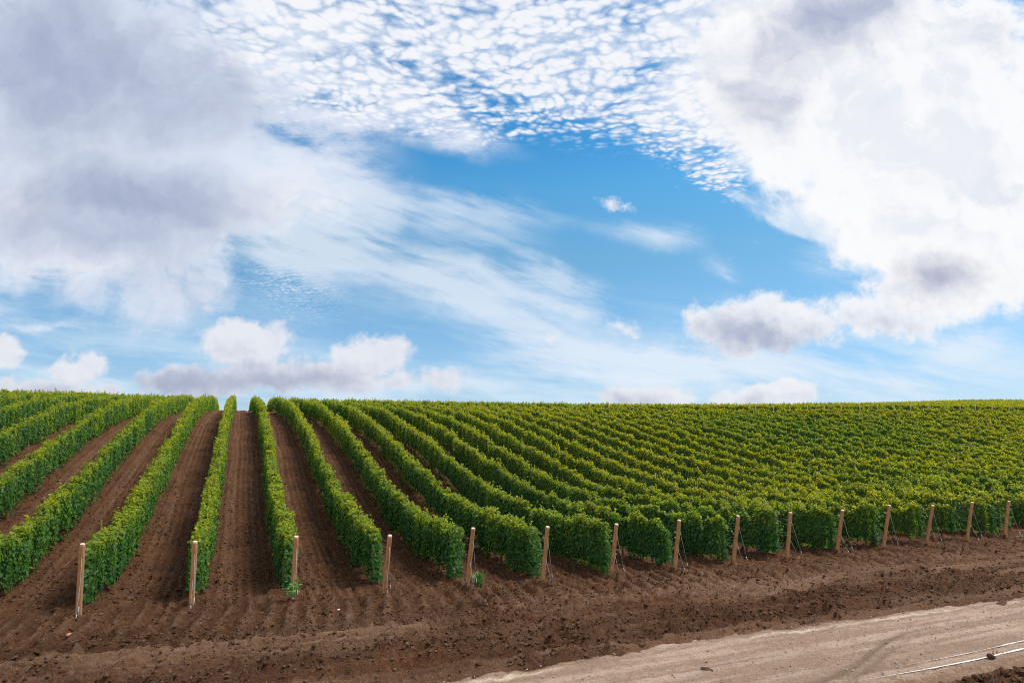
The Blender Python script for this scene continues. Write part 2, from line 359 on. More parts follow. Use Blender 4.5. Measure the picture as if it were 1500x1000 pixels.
TU0, TV0, TH=-48,-24,3
TZ="""-24 -21 -17 -11 -2 13 33 58 88 122 159 200 242 284 326 367 407 445 481 515 546 574 599 622 643 662 679 690 696 697 693 684 670 652 630 604 573 538 499 455 406 353 295 233 165 93 16 -65 -152 -243 -338 -438 -543 -652
-20 -17 -14 -10 -2 10 27 50 80 114 153 195 238 282 325 367 407 446 481 514 544 571 596 618 639 658 675 687 693 694 691 683 670 653 632 606 576 542 504 460 413 360 303 241 175 104 28 -53 -138 -228 -322 -421 -525 -633
-16 -13 -11 -8 -2 6 21 42 71 106 147 190 235 280 324 367 408 446 481 513 542 569 593 615 635 654 671 683 690 692 689 682 670 654 633 609 580 546 508 466 419 367 311 250 184 114 39 -40 -125 -213 -307 -405 -507 -614
-12 -10 -8 -6 -3 3 15 34 63 99 140 185 231 278 323 367 408 446 480 512 540 566 590 611 631 650 667 680 687 689 687 681 670 655 635 611 583 550 513 471 425 374 318 258 194 124 50 -28 -111 -199 -291 -388 -489 -594
-9 -7 -5 -4 -3 1 9 26 55 91 134 180 228 275 322 366 408 446 480 511 539 564 586 607 627 646 663 676 684 687 685 680 670 655 637 614 586 554 517 476 431 381 326 267 203 135 62 -16 -98 -184 -275 -371 -471 -575
-6 -4 -3 -3 -2 -1 4 19 47 84 128 175 224 273 321 366 408 445 479 510 537 561 583 604 623 642 659 672 680 684 684 679 670 656 638 616 589 558 522 482 437 388 334 275 212 145 73 -3 -84 -169 -259 -354 -452 -556
-3 -2 -1 -1 -2 -2 0 12 40 77 121 170 220 270 319 365 407 445 479 508 535 558 580 600 619 638 655 669 677 682 682 678 670 657 640 618 592 562 527 487 443 394 341 284 222 155 85 9 -70 -155 -243 -337 -434 -536
-2 -1 0 0 -1 -2 -2 8 34 71 115 164 215 267 318 365 407 444 477 506 532 555 577 596 615 633 652 665 674 679 680 677 670 658 642 621 596 566 531 492 449 401 349 292 231 166 96 22 -57 -140 -227 -320 -416 -517
0 0 0 0 -1 -2 -3 6 29 64 108 157 210 263 315 363 406 443 476 505 530 552 573 593 611 630 648 661 671 677 679 677 670 659 643 623 599 569 536 498 455 408 356 301 241 176 107 34 -43 -125 -212 -302 -398 -498
0 0 1 0 -1 -2 -3 4 25 58 100 150 204 259 312 361 404 442 474 502 527 549 570 589 608 626 644 658 668 675 677 676 670 660 645 626 602 573 540 503 461 415 364 309 250 186 119 47 -30 -111 -196 -285 -380 -478
1 0 0 0 -1 -2 -3 3 21 51 92 142 197 254 308 358 402 439 471 499 524 546 567 586 604 622 640 654 665 673 676 676 671 661 647 628 605 577 545 508 467 421 372 318 259 197 130 59 -16 -96 -180 -268 -361 -459
1 0 0 0 -1 -2 -3 2 17 44 83 132 189 247 303 353 398 436 468 496 521 543 564 583 600 618 636 651 663 671 676 676 672 663 649 631 608 581 549 513 473 428 379 326 269 207 141 71 -3 -81 -164 -251 -343 -439
1 0 0 0 -1 -1 -2 2 14 37 73 122 179 239 296 347 392 432 464 492 517 540 561 580 597 614 632 648 660 670 675 676 673 664 651 634 612 585 554 518 479 435 387 334 278 217 153 84 11 -67 -148 -234 -325 -420
1 0 0 0 0 -1 -1 2 11 29 61 110 169 229 287 337 384 426 459 488 513 536 558 577 594 611 629 645 658 669 675 677 674 666 653 636 615 589 558 523 484 441 394 343 287 228 164 96 24 -52 -132 -217 -306 -400
1 0 0 0 0 -1 -1 2 9 21 49 98 157 215 274 324 373 419 453 483 508 533 555 574 591 608 625 642 657 668 675 678 675 668 656 639 618 592 563 528 490 448 401 351 296 238 175 109 38 -37 -117 -200 -288 -381
0 0 0 0 0 -1 0 3 9 13 38 85 142 198 257 310 360 408 447 478 504 530 552 572 589 605 623 640 656 669 676 678 676 669 658 642 621 596 567 533 496 454 409 359 306 248 187 121 51 -23 -101 -183 -270 -361
0 0 0 0 0 0 0 4 9 7 29 74 128 182 242 301 349 399 442 474 500 526 549 569 586 603 621 639 656 669 677 680 678 671 660 644 624 600 571 538 502 461 416 368 315 259 198 133 65 -8 -85 -166 -251 -341
0 0 0 0 0 0 0 3 8 2 25 67 122 181 242 304 343 392 438 471 497 522 546 567 584 602 621 640 657 670 678 681 679 673 662 647 627 603 575 543 507 467 424 376 324 269 209 146 78 7 -69 -149 -233 -321
0 0 0 0 0 0 0 2 4 -1 20 60 113 177 240 303 342 388 435 468 493 517 541 563 582 601 622 641 658 671 679 682 681 675 664 650 630 607 580 548 513 474 431 384 334 279 221 158 92 21 -53 -132 -215 -302
0 0 0 0 0 0 0 0 -3 -5 11 47 99 162 227 290 335 381 428 462 488 511 534 558 579 600 622 642 659 671 679 683 682 677 667 652 633 610 584 553 519 480 438 393 343 289 232 171 105 36 -38 -115 -196 -282
0 0 0 0 0 0 1 -1 -6 -8 2 32 80 141 207 269 322 370 418 453 482 505 527 553 577 600 622 642 659 672 680 684 684 679 669 655 636 614 588 558 524 487 446 401 352 300 243 183 119 50 -22 -98 -178 -262
0 0 0 0 0 0 1 -1 -7 -10 -6 16 59 118 183 246 304 357 406 444 475 500 522 550 575 599 623 643 660 673 681 686 685 680 671 657 639 617 592 563 530 493 453 410 362 310 255 195 132 65 -6 -81 -160 -242
0 0 0 0 0 0 1 0 -4 -10 -12 -1 38 95 157 222 285 344 395 437 469 496 520 548 574 599 623 643 660 673 682 687 687 682 673 660 642 621 596 568 536 500 461 418 371 321 266 208 146 80 10 -64 -142 -223
0 0 0 0 0 0 1 2 1 -8 -14 -9 23 76 135 201 267 330 384 429 464 492 519 547 574 600 623 644 660 673 683 688 689 684 675 662 645 624 600 572 541 507 469 427 381 331 278 220 159 94 25 -47 -124 -204
0 0 0 0 0 0 1 3 4 -6 -14 -10 17 64 120 186 253 317 373 421 458 490 519 548 575 600 624 644 661 674 684 690 690 686 677 664 648 628 604 577 547 513 476 435 390 342 289 233 173 109 41 -31 -106 -184
0 0 0 0 0 0 1 4 5 -4 -11 -7 16 58 112 175 242 306 364 413 454 489 520 549 576 602 625 645 661 674 685 691 691 687 679 666 650 631 608 582 553 520 484 444 400 352 301 245 186 123 57 -14 -88 -165
0 0 0 0 0 0 1 3 4 -2 -7 -1 20 57 108 169 234 298 356 407 451 488 521 551 579 604 626 645 661 674 685 691 692 688 680 668 653 635 613 588 559 527 492 453 410 363 312 258 200 138 72 3 -70 -146
0 0 0 0 0 0 1 2 3 -1 -2 6 26 61 109 167 229 292 350 403 449 489 523 554 582 606 628 646 662 675 685 692 693 689 681 670 656 638 617 593 565 534 500 462 420 374 324 271 213 153 88 20 -52 -128
0 0 0 0 0 0 0 1 2 1 4 13 34 67 113 168 228 289 347 400 448 490 526 558 585 610 630 648 663 675 685 692 693 690 683 672 659 642 622 598 572 542 508 471 430 385 336 283 227 167 103 36 -35 -109
0 0 0 0 0 0 0 0 1 4 9 21 43 76 119 172 229 289 346 400 449 492 529 562 589 613 633 650 664 675 685 691 693 690 684 674 662 646 627 604 578 549 516 480 440 396 348 296 241 182 119 53 -17 -91
0 0 0 0 0 0 0 0 2 6 15 29 52 85 127 178 233 291 348 402 452 496 534 567 594 617 636 652 665 676 685 690 692 690 685 677 665 650 631 610 585 556 525 489 450 407 360 309 254 196 134 69 0 -73
0 0 0 0 0 0 -1 0 3 9 20 38 62 95 137 186 240 296 353 406 456 500 539 572 599 622 640 655 667 677 685 690 692 691 686 679 668 654 637 616 592 564 533 499 460 418 371 322 268 211 150 85 17 -54
0 0 0 0 0 0 -1 0 4 12 26 46 72 106 148 196 249 304 359 413 462 507 545 578 605 627 644 658 669 678 686 689 692 691 688 682 672 659 642 622 599 572 542 508 470 429 383 334 282 225 165 102 34 -37
0 0 0 0 0 -1 -1 1 6 16 31 53 82 117 159 207 259 313 368 421 470 514 553 585 611 632 649 662 672 680 687 690 692 693 690 685 676 664 648 629 606 580 551 518 481 440 396 347 295 240 181 118 51 -19
0 0 0 0 0 -1 -1 1 7 19 37 61 91 128 171 219 271 324 378 431 479 523 561 593 618 638 654 666 675 682 688 692 694 695 693 688 680 669 654 636 614 589 560 528 491 451 408 360 309 254 196 134 68 -1
0 0 0 0 0 -1 -1 1 9 22 42 68 101 139 183 231 283 337 390 442 490 533 570 601 625 645 659 670 679 685 691 695 697 698 697 693 685 674 660 643 622 597 569 538 502 463 420 373 323 269 211 150 85 16
0 0 0 0 0 -1 -1 2 11 26 47 75 110 150 195 244 297 350 404 455 502 544 580 610 633 651 665 675 683 689 694 698 700 702 701 697 691 680 667 650 630 606 579 548 513 474 432 386 336 283 226 166 101 33
0 0 0 0 0 -1 -1 2 12 29 52 82 119 160 207 257 310 364 418 469 515 557 591 619 641 658 671 680 688 693 699 702 705 706 706 703 696 687 674 658 638 615 588 558 524 486 445 399 350 298 241 181 118 51
0 0 0 0 0 -1 -1 2 13 31 57 89 127 171 219 270 324 379 432 483 529 569 602 629 649 665 677 686 693 698 704 707 710 712 712 709 703 694 681 666 647 624 598 569 535 498 457 412 364 312 256 197 134 68
1 0 0 0 -1 -1 -2 3 15 34 61 95 136 181 231 283 338 393 447 498 543 582 613 638 658 673 684 692 699 704 710 713 716 718 718 715 710 701 689 674 656 634 608 579 546 510 469 425 378 326 271 212 150 84
1 0 0 0 -1 -1 -2 3 16 37 66 102 144 191 242 296 352 408 462 513 558 595 625 648 666 680 691 699 705 711 717 720 724 725 725 723 717 709 698 683 665 643 619 590 558 522 482 439 391 341 286 228 166 101
1 0 0 0 -1 -1 -2 3 17 40 71 109 152 201 253 308 365 422 477 528 572 607 635 657 674 688 698 706 713 718 724 728 732 733 733 731 725 717 706 692 674 653 629 601 569 534 495 452 405 355 301 243 182 117
1 1 0 0 -1 -2 -2 3 18 43 76 115 161 211 264 320 377 435 490 541 585 619 645 666 682 695 705 713 720 726 733 737 740 742 742 739 734 726 715 701 684 664 640 612 581 546 507 465 419 369 316 259 198 134
2 1 0 0 -1 -2 -3 3 20 46 81 122 169 220 275 331 389 447 502 554 598 630 655 675 690 703 713 721 728 734 742 746 750 751 751 748 743 736 725 711 694 674 651 624 593 559 520 478 433 383 330 274 213 150
1 1 1 0 -1 -2 -3 4 22 50 86 129 178 230 285 342 400 458 513 564 608 639 663 683 698 710 720 729 736 743 751 756 759 761 760 758 753 745 735 722 705 685 662 636 605 571 533 492 446 397 345 289 229 166
1 1 1 0 -1 -2 -3 4 24 54 93 137 186 239 295 352 410 467 522 573 615 646 671 690 706 718 728 737 745 752 760 766 769 771 770 768 763 756 745 732 716 696 674 647 617 584 546 505 460 412 360 304 244 181
0 0 0 0 -1 -2 -3 5 27 60 99 145 195 249 305 362 420 476 530 579 620 652 677 697 713 726 736 745 753 761 770 776 780 781 781 779 774 766 756 743 727 708 685 659 630 596 559 518 474 426 374 319 260 197
-2 -1 0 0 -1 -2 -2 8 32 66 107 153 204 258 314 371 428 484 536 584 624 657 683 703 720 733 744 754 762 771 780 786 790 792 792 790 785 777 767 754 739 720 697 672 642 609 572 532 488 440 389 334 275 213
-5 -3 -2 -1 -1 -1 1 12 38 73 115 162 213 267 323 380 436 490 542 588 628 661 688 709 726 740 752 762 772 781 790 797 801 803 803 801 796 789 779 766 750 732 710 684 655 622 586 545 502 454 403 348 290 228
-9 -6 -4 -3 -2 0 5 20 46 82 124 171 222 276 332 388 443 496 546 592 631 664 692 714 732 747 760 771 781 790 800 807 812 815 815 813 808 801 791 778 762 744 722 697 668 635 599 559 515 468 417 363 305 243
-15 -11 -7 -4 -1 3 12 28 56 91 134 181 232 285 340 395 450 502 551 595 634 667 696 719 738 754 768 780 790 800 811 818 823 826 827 825 820 813 803 790 775 756 735 709 681 648 612 573 529 482 432 378 320 258
-21 -16 -11 -6 -1 7 19 38 66 102 144 191 241 294 348 402 456 507 554 598 636 670 699 723 744 761 776 788 800 811 821 829 835 838 839 837 833 826 816 803 787 769 747 722 694 662 626 586 543 496 446 392 335 273
-28 -21 -14 -7 1 11 26 48 76 112 154 201 251 303 356 409 461 511 558 601 639 673 703 728 749 767 783 797 809 821 832 841 847 851 852 850 846 838 829 816 800 782 760 736 707 675 639 600 557 511 460 407 349 288
-36 -27 -18 -9 2 16 34 58 88 124 165 211 260 312 364 416 467 516 561 603 642 676 706 732 755 774 791 806 819 831 843 853 859 863 864 863 858 851 842 829 813 795 774 749 720 689 653 614 571 525 475 421 364 303
-45 -33 -22 -9 4 21 42 68 99 135 176 222 270 320 372 422 472 520 565 606 644 679 709 736 760 780 798 814 829 842 855 865 872 876 877 876 872 865 855 842 827 808 787 762 734 702 667 628 585 539 489 435 378 318
-54 -40 -25 -10 7 27 50 78 110 146 188 232 280 329 379 429 477 524 568 609 647 682 713 740 765 786 806 823 839 853 867 877 884 889 890 889 885 878 868 856 840 822 801 776 748 716 681 642 599 553 503 450 393 332
-62 -46 -28 -10 10 32 58 87 121 158 199 243 290 338 387 435 483 528 572 612 650 685 716 744 770 793 813 831 848 864 878 889 897 902 904 902 898 892 882 869 854 836 814 790 761 730 694 656 613 567 517 464 407 347
-71 -51 -31 -10 13 38 66 97 131 169 210 254 299 347 394 442 488 533 575 616 653 688 720 749 775 799 820 840 858 874 890 902 910 915 917 916 912 905 896 883 868 850 828 804 775 744 708 670 627 581 532 478 422 361
-80 -57 -34 -10 16 44 74 106 142 180 221 264 309 355 402 448 493 537 579 619 656 691 723 753 780 805 827 848 867 885 901 914 922 928 930 929 926 919 910 897 882 864 842 818 789 758 722 684 641 595 546 493 436 376
-89 -63 -36 -9 19 49 81 116 152 191 232 275 319 364 410 455 499 542 583 623 660 695 727 757 785 811 835 856 877 895 913 926 935 941 944 943 940 933 924 911 896 878 856 832 803 772 736 698 655 609 560 507 450 390
-97 -68 -39 -9 22 55 89 124 162 201 242 285 328 373 417 461 505 547 587 626 663 698 731 762 790 817 842 865 886 905 924 938 947 954 957 957 954 947 938 926 910 892 871 846 818 786 751 712 669 624 574 521 464 404
-105 -73 -41 -8 26 60 96 133 172 212 253 295 338 381 425 468 510 552 592 630 667 702 735 766 796 823 849 873 895 915 935 949 960 967 970 971 968 961 952 940 925 906 885 860 832 800 765 726 684 638 588 535 479 418
-112 -77 -43 -7 29 66 103 142 181 222 263 305 347 390 433 475 516 557 596 634 671 706 739 771 801 829 856 881 904 925 945 961 972 980 984 984 982 976 967 954 939 921 899 874 846 814 779 740 698 652 602 549 493 432
-120 -82 -44 -6 32 71 110 150 191 232 273 315 357 399 440 482 522 562 601 638 675 710 743 775 806 835 862 888 913 935 956 972 984 993 997 998 996 990 981 969 954 935 914 889 860 829 793 754 712 666 616 563 507 447
-127 -86 -46 -6 35 76 117 158 200 242 283 325 366 407 448 489 528 567 606 643 679 714 748 780 811 841 869 896 921 945 966 984 997 1006 1011 1012 1010 1004 995 983 968 950 928 903 875 843 807 769 726 680 631 578 521 461
-133 -90 -48 -5 38 81 124 167 209 251 293 334 376 416 456 496 535 573 610 647 683 718 752 785 816 847 876 904 930 954 977 995 1009 1018 1024 1026 1024 1019 1010 998 983 964 943 918 889 857 822 783 740 694 645 592 535 475
-140 -95 -49 -4 41 86 131 175 218 261 303 344 385 425 464 503 541 578 615 652 687 722 756 790 822 853 883 911 938 963 987 1006 1021 1031 1037 1040 1038 1033 1024 1012 997 979 957 932 904 872 836 797 755 708 659 606 549 489
-146 -99 -51 -3 44 91 137 183 227 270 312 354 394 433 472 510 547 584 620 656 692 727 761 794 827 859 889 919 946 973 997 1017 1033 1044 1051 1053 1052 1047 1039 1027 1012 993 972 947 918 886 850 811 769 723 673 620 563 503
-153 -102 -52 -2 47 96 144 190 236 280 322 363 403 442 480 517 553 590 625 661 696 731 765 799 832 865 896 926 955 982 1007 1028 1045 1056 1064 1067 1066 1062 1053 1042 1027 1008 986 961 933 900 865 826 783 737 687 634 577 517
-159 -106 -54 -1 50 101 150 198 245 289 332 373 412 451 488 524 560 595 630 665 700 735 770 804 838 871 903 934 963 991 1018 1039 1057 1069 1077 1081 1080 1076 1068 1056 1041 1023 1001 976 947 915 879 840 797 751 701 648 591 531
-165 -110 -55 0 53 106 157 206 253 298 341 382 422 459 496 531 566 601 635 670 705 739 774 809 843 877 909 941 971 1000 1028 1051 1069 1082 1090 1095 1095 1090 1083 1071 1056 1037 1016 990 962 929 893 854 811 765 715 662 605 545"""

TG = np.array([[float(a) for a in r.split()] for r in TZ.strip().split('\n')])/100.0
NU, NV = TG.shape
def _cub(t):
    return (-.5*t+t*t-.5*t**3, 1-2.5*t*t+1.5*t**3, .5*t+2*t*t-1.5*t**3, -.5*t*t+.5*t**3)
def height(u, v):
    """smooth hill, metres above the headland; u runs along the line of end posts, v up the rows"""
    u = np.asarray(u, float); v = np.asarray(v, float)
    a = np.clip((u-TU0)/TH, 1, NU-3.001); b = np.clip((v-TV0)/TH, 1, NV-3.001)
    i = a.astype(int); j = b.astype(int); ca = _cub(a-i); cb = _cub(b-j)
    z = 0
    for p in range(4):
        for q in range(4): z = z + ca[p]*cb[q]*TG[i+p-1, j+q-1]
    return z
AZ = -0.39508
DX, DY = math.sin(AZ), math.cos(AZ)                        # up the rows
NX, NY = DY, -DX                                           # along the posts
PX, PY = -8.950, 14.066
def wx(u, v): return PX + u*NX + v*DX
def wy(u, v): return PY + u*NY + v*DY
def cam_dist(u, v): return np.hypot(wx(u, v), wy(u, v))
PITCH = 2.1
def v_end(u): return 55.5 - 0.26*u                         # where the first block of rows stops

def sst(x, a, b):
    t = np.clip((x-a)/(b-a), 0, 1); return t*t*(3-2*t)
def micro(u, v):
    """tilth: berms under the rows, tractor ruts, clods"""
    wob = 0.10*vnoise(u*0.4+9, v*0.25, 5)
    du = (u + PITCH/2) % PITCH - PITCH/2
    row = sst(v, -2.6, -0.6)
    z = row*0.07*np.exp(-(du/0.34)**2)
    al = np.abs(du + wob*0.6)
    z = z - row*0.060*np.exp(-((al-0.64)/0.14)**2)
    lines = np.cos(2*np.pi*(du+wob)/0.235)
    near = sst(v, -4.2, -1.2)
    z = z + (near*0.020 + row*0.016)*lines*(0.6+0.9*vnoise(u*1.3, v*0.35, 7))
    fan = (1-sst(v, -1.0, 1.5))*sst(v + 0.8*vnoise(u*.6, v*0, 9), -2.9, -1.7)
    uu = u + 0.30*np.clip(-v, 0, 5)**1.35*0.35
    z = z + fan*0.070*np.cos(2*np.pi*uu/0.42 + 2*vnoise(u*.5, v*.5, 12))*(0.7+vnoise(u*.7, v*.4, 8))
    head = 1 - sst(v, -3.0, -1.6)
    wv = v + 0.35*vnoise(u*0.22, v*0.4, 3) + 0.1*vnoise(u*1.1, v*0.9, 4)
    z = z + head*(0.055*np.cos(2*np.pi*wv/0.95) + 0.036*np.cos(2*np.pi*wv/0.31 + 3*vnoise(u*.3, v, 6)))
    rough = damp(u, v)
    n = 0.05*fbm(u*1.1, v*1.1, 2, 21) + 0.030*fbm(u*3.7, v*3.7, 2, 31)
    cl = np.maximum(fbm(u*4.4, v*5.6, 4, 41, 0.68) - 0.05, 0)
    z = z + n*(0.8 + 0.5*rough) + cl*(0.16 + 0.13*rough)
    z = z*(1 - 0.85*sst(-v, 6.2, 6.7)*(1-sst(-v, 8.75, 9.1)))
    return z
def damp(u, v):
    """freshly turned, moister soil"""
    m = 0.55*vnoise(u*0.25, v*0.9, 51) + 0.4*vnoise(u*0.9, v*2.2, 52)
    a = sst(v + 0.5*m, -5.9, -5.2)*(1-sst(v + 0.9*m, -4.5, -3.3))*np.clip(0.45 + 2.4*vnoise(u*0.16, (v+0.35*vnoise(u*.22, v*.4, 3))*3.1, 53), 0, 1)
    b = 0.8*sst(m, 0.12, 0.30)*(1-sst(v, -2.2, -0.8))
    c = sst(-v + 0.8*m, 9.25, 9.6)
    return np.clip(np.maximum(np.maximum(a, b), c), 0, 1)

# ---------------------------------------------------------------- mesh and object helpers
def mesh(name, V, F, mats, smooth=False, fm=None, attrs=None):
    """V (n,3) array; F list of (k, array(m,k)) face blocks"""
    me = bpy.data.meshes.new(name)
    V = np.asarray(V, np.float32)
    me.vertices.add(len(V)); me.vertices.foreach_set('co', V.ravel())
    nl = sum(f.size for f in F); npoly = sum(len(f) for f in F)
    me.loops.add(nl); me.polygons.add(npoly)
    me.loops.foreach_set('vertex_index', np.concatenate([f.ravel() for f in F]).astype(np.int32))
    tot = np.concatenate([np.full(len(f), f.shape[1], np.int32) for f in F])
    st = np.concatenate([[0], np.cumsum(tot)[:-1]]).astype(np.int32)
    me.polygons.foreach_set('loop_start', st)
    if fm is not None: me.polygons.foreach_set('material_index', np.asarray(fm, np.int32))
    me.polygons.foreach_set('use_smooth', np.full(npoly, smooth))
    for m in mats: me.materials.append(m)
    for k, a in (attrs or {}).items():
        at = me.attributes.new(k, 'FLOAT', 'POINT'); at.data.foreach_set('value', np.asarray(a, np.float32))
    me.update(calc_edges=True); me.validate()
    return me
def link(name, me, parent=None, loc=None):
    o = bpy.data.objects.new(name, me); COL.objects.link(o)
    if parent is not None: o.parent = parent
    if loc is not None: o.location = loc
    return o
def empty(name, loc):
    o = bpy.data.objects.new(name, None); COL.objects.link(o); o.location = loc; o.empty_display_size = 0.3
    return o
def tag(o, label, cat, group=None):
    o['label'] = label; o['category'] = cat
    if group: o['group'] = group
    return o
def tube(pts, rad, n=8, cap=True):
    """verts and faces of a tube along pts with a radius for each"""
    pts = np.asarray(pts, float); rad = np.broadcast_to(rad, (len(pts),))
    V = []; 
    for i, p in enumerate(pts):
        t = pts[min(i+1, len(pts)-1)] - pts[max(i-1, 0)]; t /= np.linalg.norm(t)
        a = np.cross(t, (0.31, 0.95, 0.05)); a /= np.linalg.norm(a); b = np.cross(t, a)
        for k in range(n):
            c = 2*math.pi*k/n
            V.append(p + rad[i]*(math.cos(c)*a + math.sin(c)*b))
    F = [[i*n+k, i*n+(k+1) % n, (i+1)*n+(k+1) % n, (i+1)*n+k] for i in range(len(pts)-1) for k in range(n)]
    return np.array(V), np.array(F)
def tube_mesh(name, pts, rad, mat, n=8, smooth=True):
    V, F = tube(pts, rad, n)
    k = len(pts)-1
    caps = np.array([list(range(n))[::-1], [k*n+i for i in range(n)]])
    return mesh(name, V, [F, caps], [mat], smooth)

# ---------------------------------------------------------------- materials
def mat(name):
    m = bpy.data.materials.new(name); m.use_nodes = True
    t = NT(m.node_tree); t.n.clear()
    out = t.new('ShaderNodeOutputMaterial')
    return m, t, out
def principled(t, out, col, rough=0.8, spec=0.3, normal=None, metal=0.0):
    b = t.new('ShaderNodeBsdfPrincipled')
    t.put(b.inputs['Base Color'], (*col, 1) if isinstance(col, tuple) and len(col) == 3 else col)
    t.put(b.inputs['Roughness'], rough); t.put(b.inputs['Specular IOR Level'], spec); b.inputs['Metallic'].default_value = metal
    if normal is not None: t.l.new(normal, b.inputs['Normal'])
    t.l.new(b.outputs[0], out.inputs[0])
    return b
def bump(t, h, strength, dist):
    b = t.new('ShaderNodeBump'); b.inputs['Strength'].default_value = strength; b.inputs['Distance'].default_value = dist
    t.put(b.inputs['Height'], h); return b.outputs[0]
def attr(t, name):
    a = t.new('ShaderNodeAttribute', attribute_name=name); return a.outputs['Fac']
def coord(t): return t.new('ShaderNodeTexCoord').outputs['Object']

def soil_mat():
    m, t, out = mat('soil')
    co = coord(t)
    n1 = t.noise(co, 0.7, 5, 0.6); n2 = t.noise(co, 9.0, 8, 0.72); n3 = t.noise(co, 30.0, 5, 0.7)
    st = t.noise(t.turned(co, AZ, (0.35, 8.0, 1)), 1.0, 6, 0.65)
    c = t.mix(t.step(n1, 0.3, 0.7), (0.080, 0.035, 0.016), (0.139, 0.062, 0.030))
    c = t.mix(t.step(n2, 0.50, 0.72), c, (0.230, 0.111, 0.057))
    c = t.mix(t.m('MULTIPLY', t.step(n2, 0.48, 0.32), 0.75), c, (0.049, 0.023, 0.011))
    c = t.mix(t.m('MULTIPLY', attr(t, 'crust_relief'), t.step(n2, 0.25, 0.6, 0.35, 0.85)), c, (0.270, 0.160, 0.102))
    c = t.mix(t.m('MULTIPLY', attr(t, 'crust_relief'), t.step(st, 0.56, 0.70, 0.0, 0.75)), c, (0.370, 0.235, 0.155))
    c = t.mix(t.m('MULTIPLY', attr(t, 'crust_relief'), t.step(st, 0.46, 0.34, 0.0, 0.7)), c, (0.075, 0.034, 0.017))
    c = t.mix(t.m('MULTIPLY', attr(t, 'damp'), t.step(n3, 0.3, 0.7, 0.55, 0.9)), c, (0.080, 0.035, 0.018))
    c = t.mix(t.step(n3, 0.56, 0.72, 0.0, 0.55), c, t.mix(1.0, c, (1.75, 1.70, 1.60), 'MULTIPLY'))
    c = t.mix(t.step(n3, 0.45, 0.30, 0.0, 0.75), c, t.mix(1.0, c, (0.384, 0.379, 0.401), 'MULTIPLY'))
    # pale flecks of chalk and straw
    vo = t.new('ShaderNodeTexVoronoi'); t.put(vo.inputs['Vector'], co); vo.inputs['Scale'].default_value = 7.5
    c = t.mix(t.m('MULTIPLY', t.step(vo.outputs['Distance'], 0.13, 0.07), 0.7), c, (0.356, 0.225, 0.131))
    h = t.m('MULTIPLY_ADD', n3, 0.35, n2)
    principled(t, out, c, 0.95, 0.12, bump(t, h, 1.0, 0.20))
    return m
def road_mat():
    m, t, out = mat('road_dirt')
    co = coord(t)
    L = t.turned(co, AZ, (0.16, 3.6, 1))
    n0 = t.noise(L, 1.0, 6, 0.6); n1 = t.noise(co, 1.4, 6, 0.6); n2 = t.noise(t.turned(co, AZ, (0.5, 1.0, 1)), 20.0, 7, 0.72)
    c = t.mix(t.step(n0, 0.42, 0.58), (0.265, 0.172, 0.122), (0.395, 0.280, 0.215))
    c = t.mix(t.m('MULTIPLY', t.step(n1, 0.48, 0.68), 0.6), c, (0.24, 0.150, 0.098))
    c = t.mix(t.m('MULTIPLY', t.step(n2, 0.52, 0.70), 0.6), c, (0.45, 0.34, 0.26))
    c = t.mix(t.m('MULTIPLY', t.step(n2, 0.46, 0.33), 0.6), c, (0.15, 0.095, 0.068))
    c = t.mix(t.m('MULTIPLY', attr(t, 'edge'), 0.75), c, (0.60, 0.50, 0.36))
    c = t.mix(t.step(t.m('MULTIPLY_ADD', t.m('SUBTRACT', n2, 0.5), 2.4, attr(t, 'spill')), 0.34, 0.70), c, (0.21, 0.125, 0.078))
    c = t.mix(t.m('MULTIPLY', attr(t, 'rut'), t.step(n2, 0.2, 0.6, 0.5, 0.9)), c, (0.155, 0.098, 0.066))
    principled(t, out, c, 0.85, 0.2, bump(t, t.m('MULTIPLY_ADD', n2, 0.7, n1), 1.0, 0.09))
    return m
def leaf_mat():
    m, t, out = mat('vine_leaf')
    h = attr(t, 'hue'); y = attr(t, 'young_lit')
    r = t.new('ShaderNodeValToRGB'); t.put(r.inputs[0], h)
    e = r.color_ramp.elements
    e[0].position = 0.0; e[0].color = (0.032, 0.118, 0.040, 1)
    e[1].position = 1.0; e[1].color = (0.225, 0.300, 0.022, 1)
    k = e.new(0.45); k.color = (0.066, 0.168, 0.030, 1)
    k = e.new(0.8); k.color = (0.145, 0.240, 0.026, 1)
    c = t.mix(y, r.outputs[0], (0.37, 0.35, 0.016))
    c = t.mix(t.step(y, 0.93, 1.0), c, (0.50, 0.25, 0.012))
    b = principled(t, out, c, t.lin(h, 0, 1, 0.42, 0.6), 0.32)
    tr = t.new('ShaderNodeBsdfTranslucent'); t.put(tr.inputs['Color'], t.mix(1.0, c, (1.75, 1.55, 0.7), 'MULTIPLY'))
    ms = t.new('ShaderNodeMixShader'); ms.inputs[0].default_value = 0.55
    t.l.new(b.outputs[0], ms.inputs[1]); t.l.new(tr.outputs[0], ms.inputs[2]); t.l.new(ms.outputs[0], out.inputs[0])
    return m
def inner_mat():
    m, t, out = mat('inner_leaf')
    n = t.noise(coord(t), 9.0, 5, 0.7)
    c = t.mix(t.step(n, 0.3, 0.7), (0.040, 0.105, 0.030), (0.072, 0.165, 0.034))
    principled(t, out, c, 0.8, 0.2, bump(t, n, 1.0, 0.2))
    return m
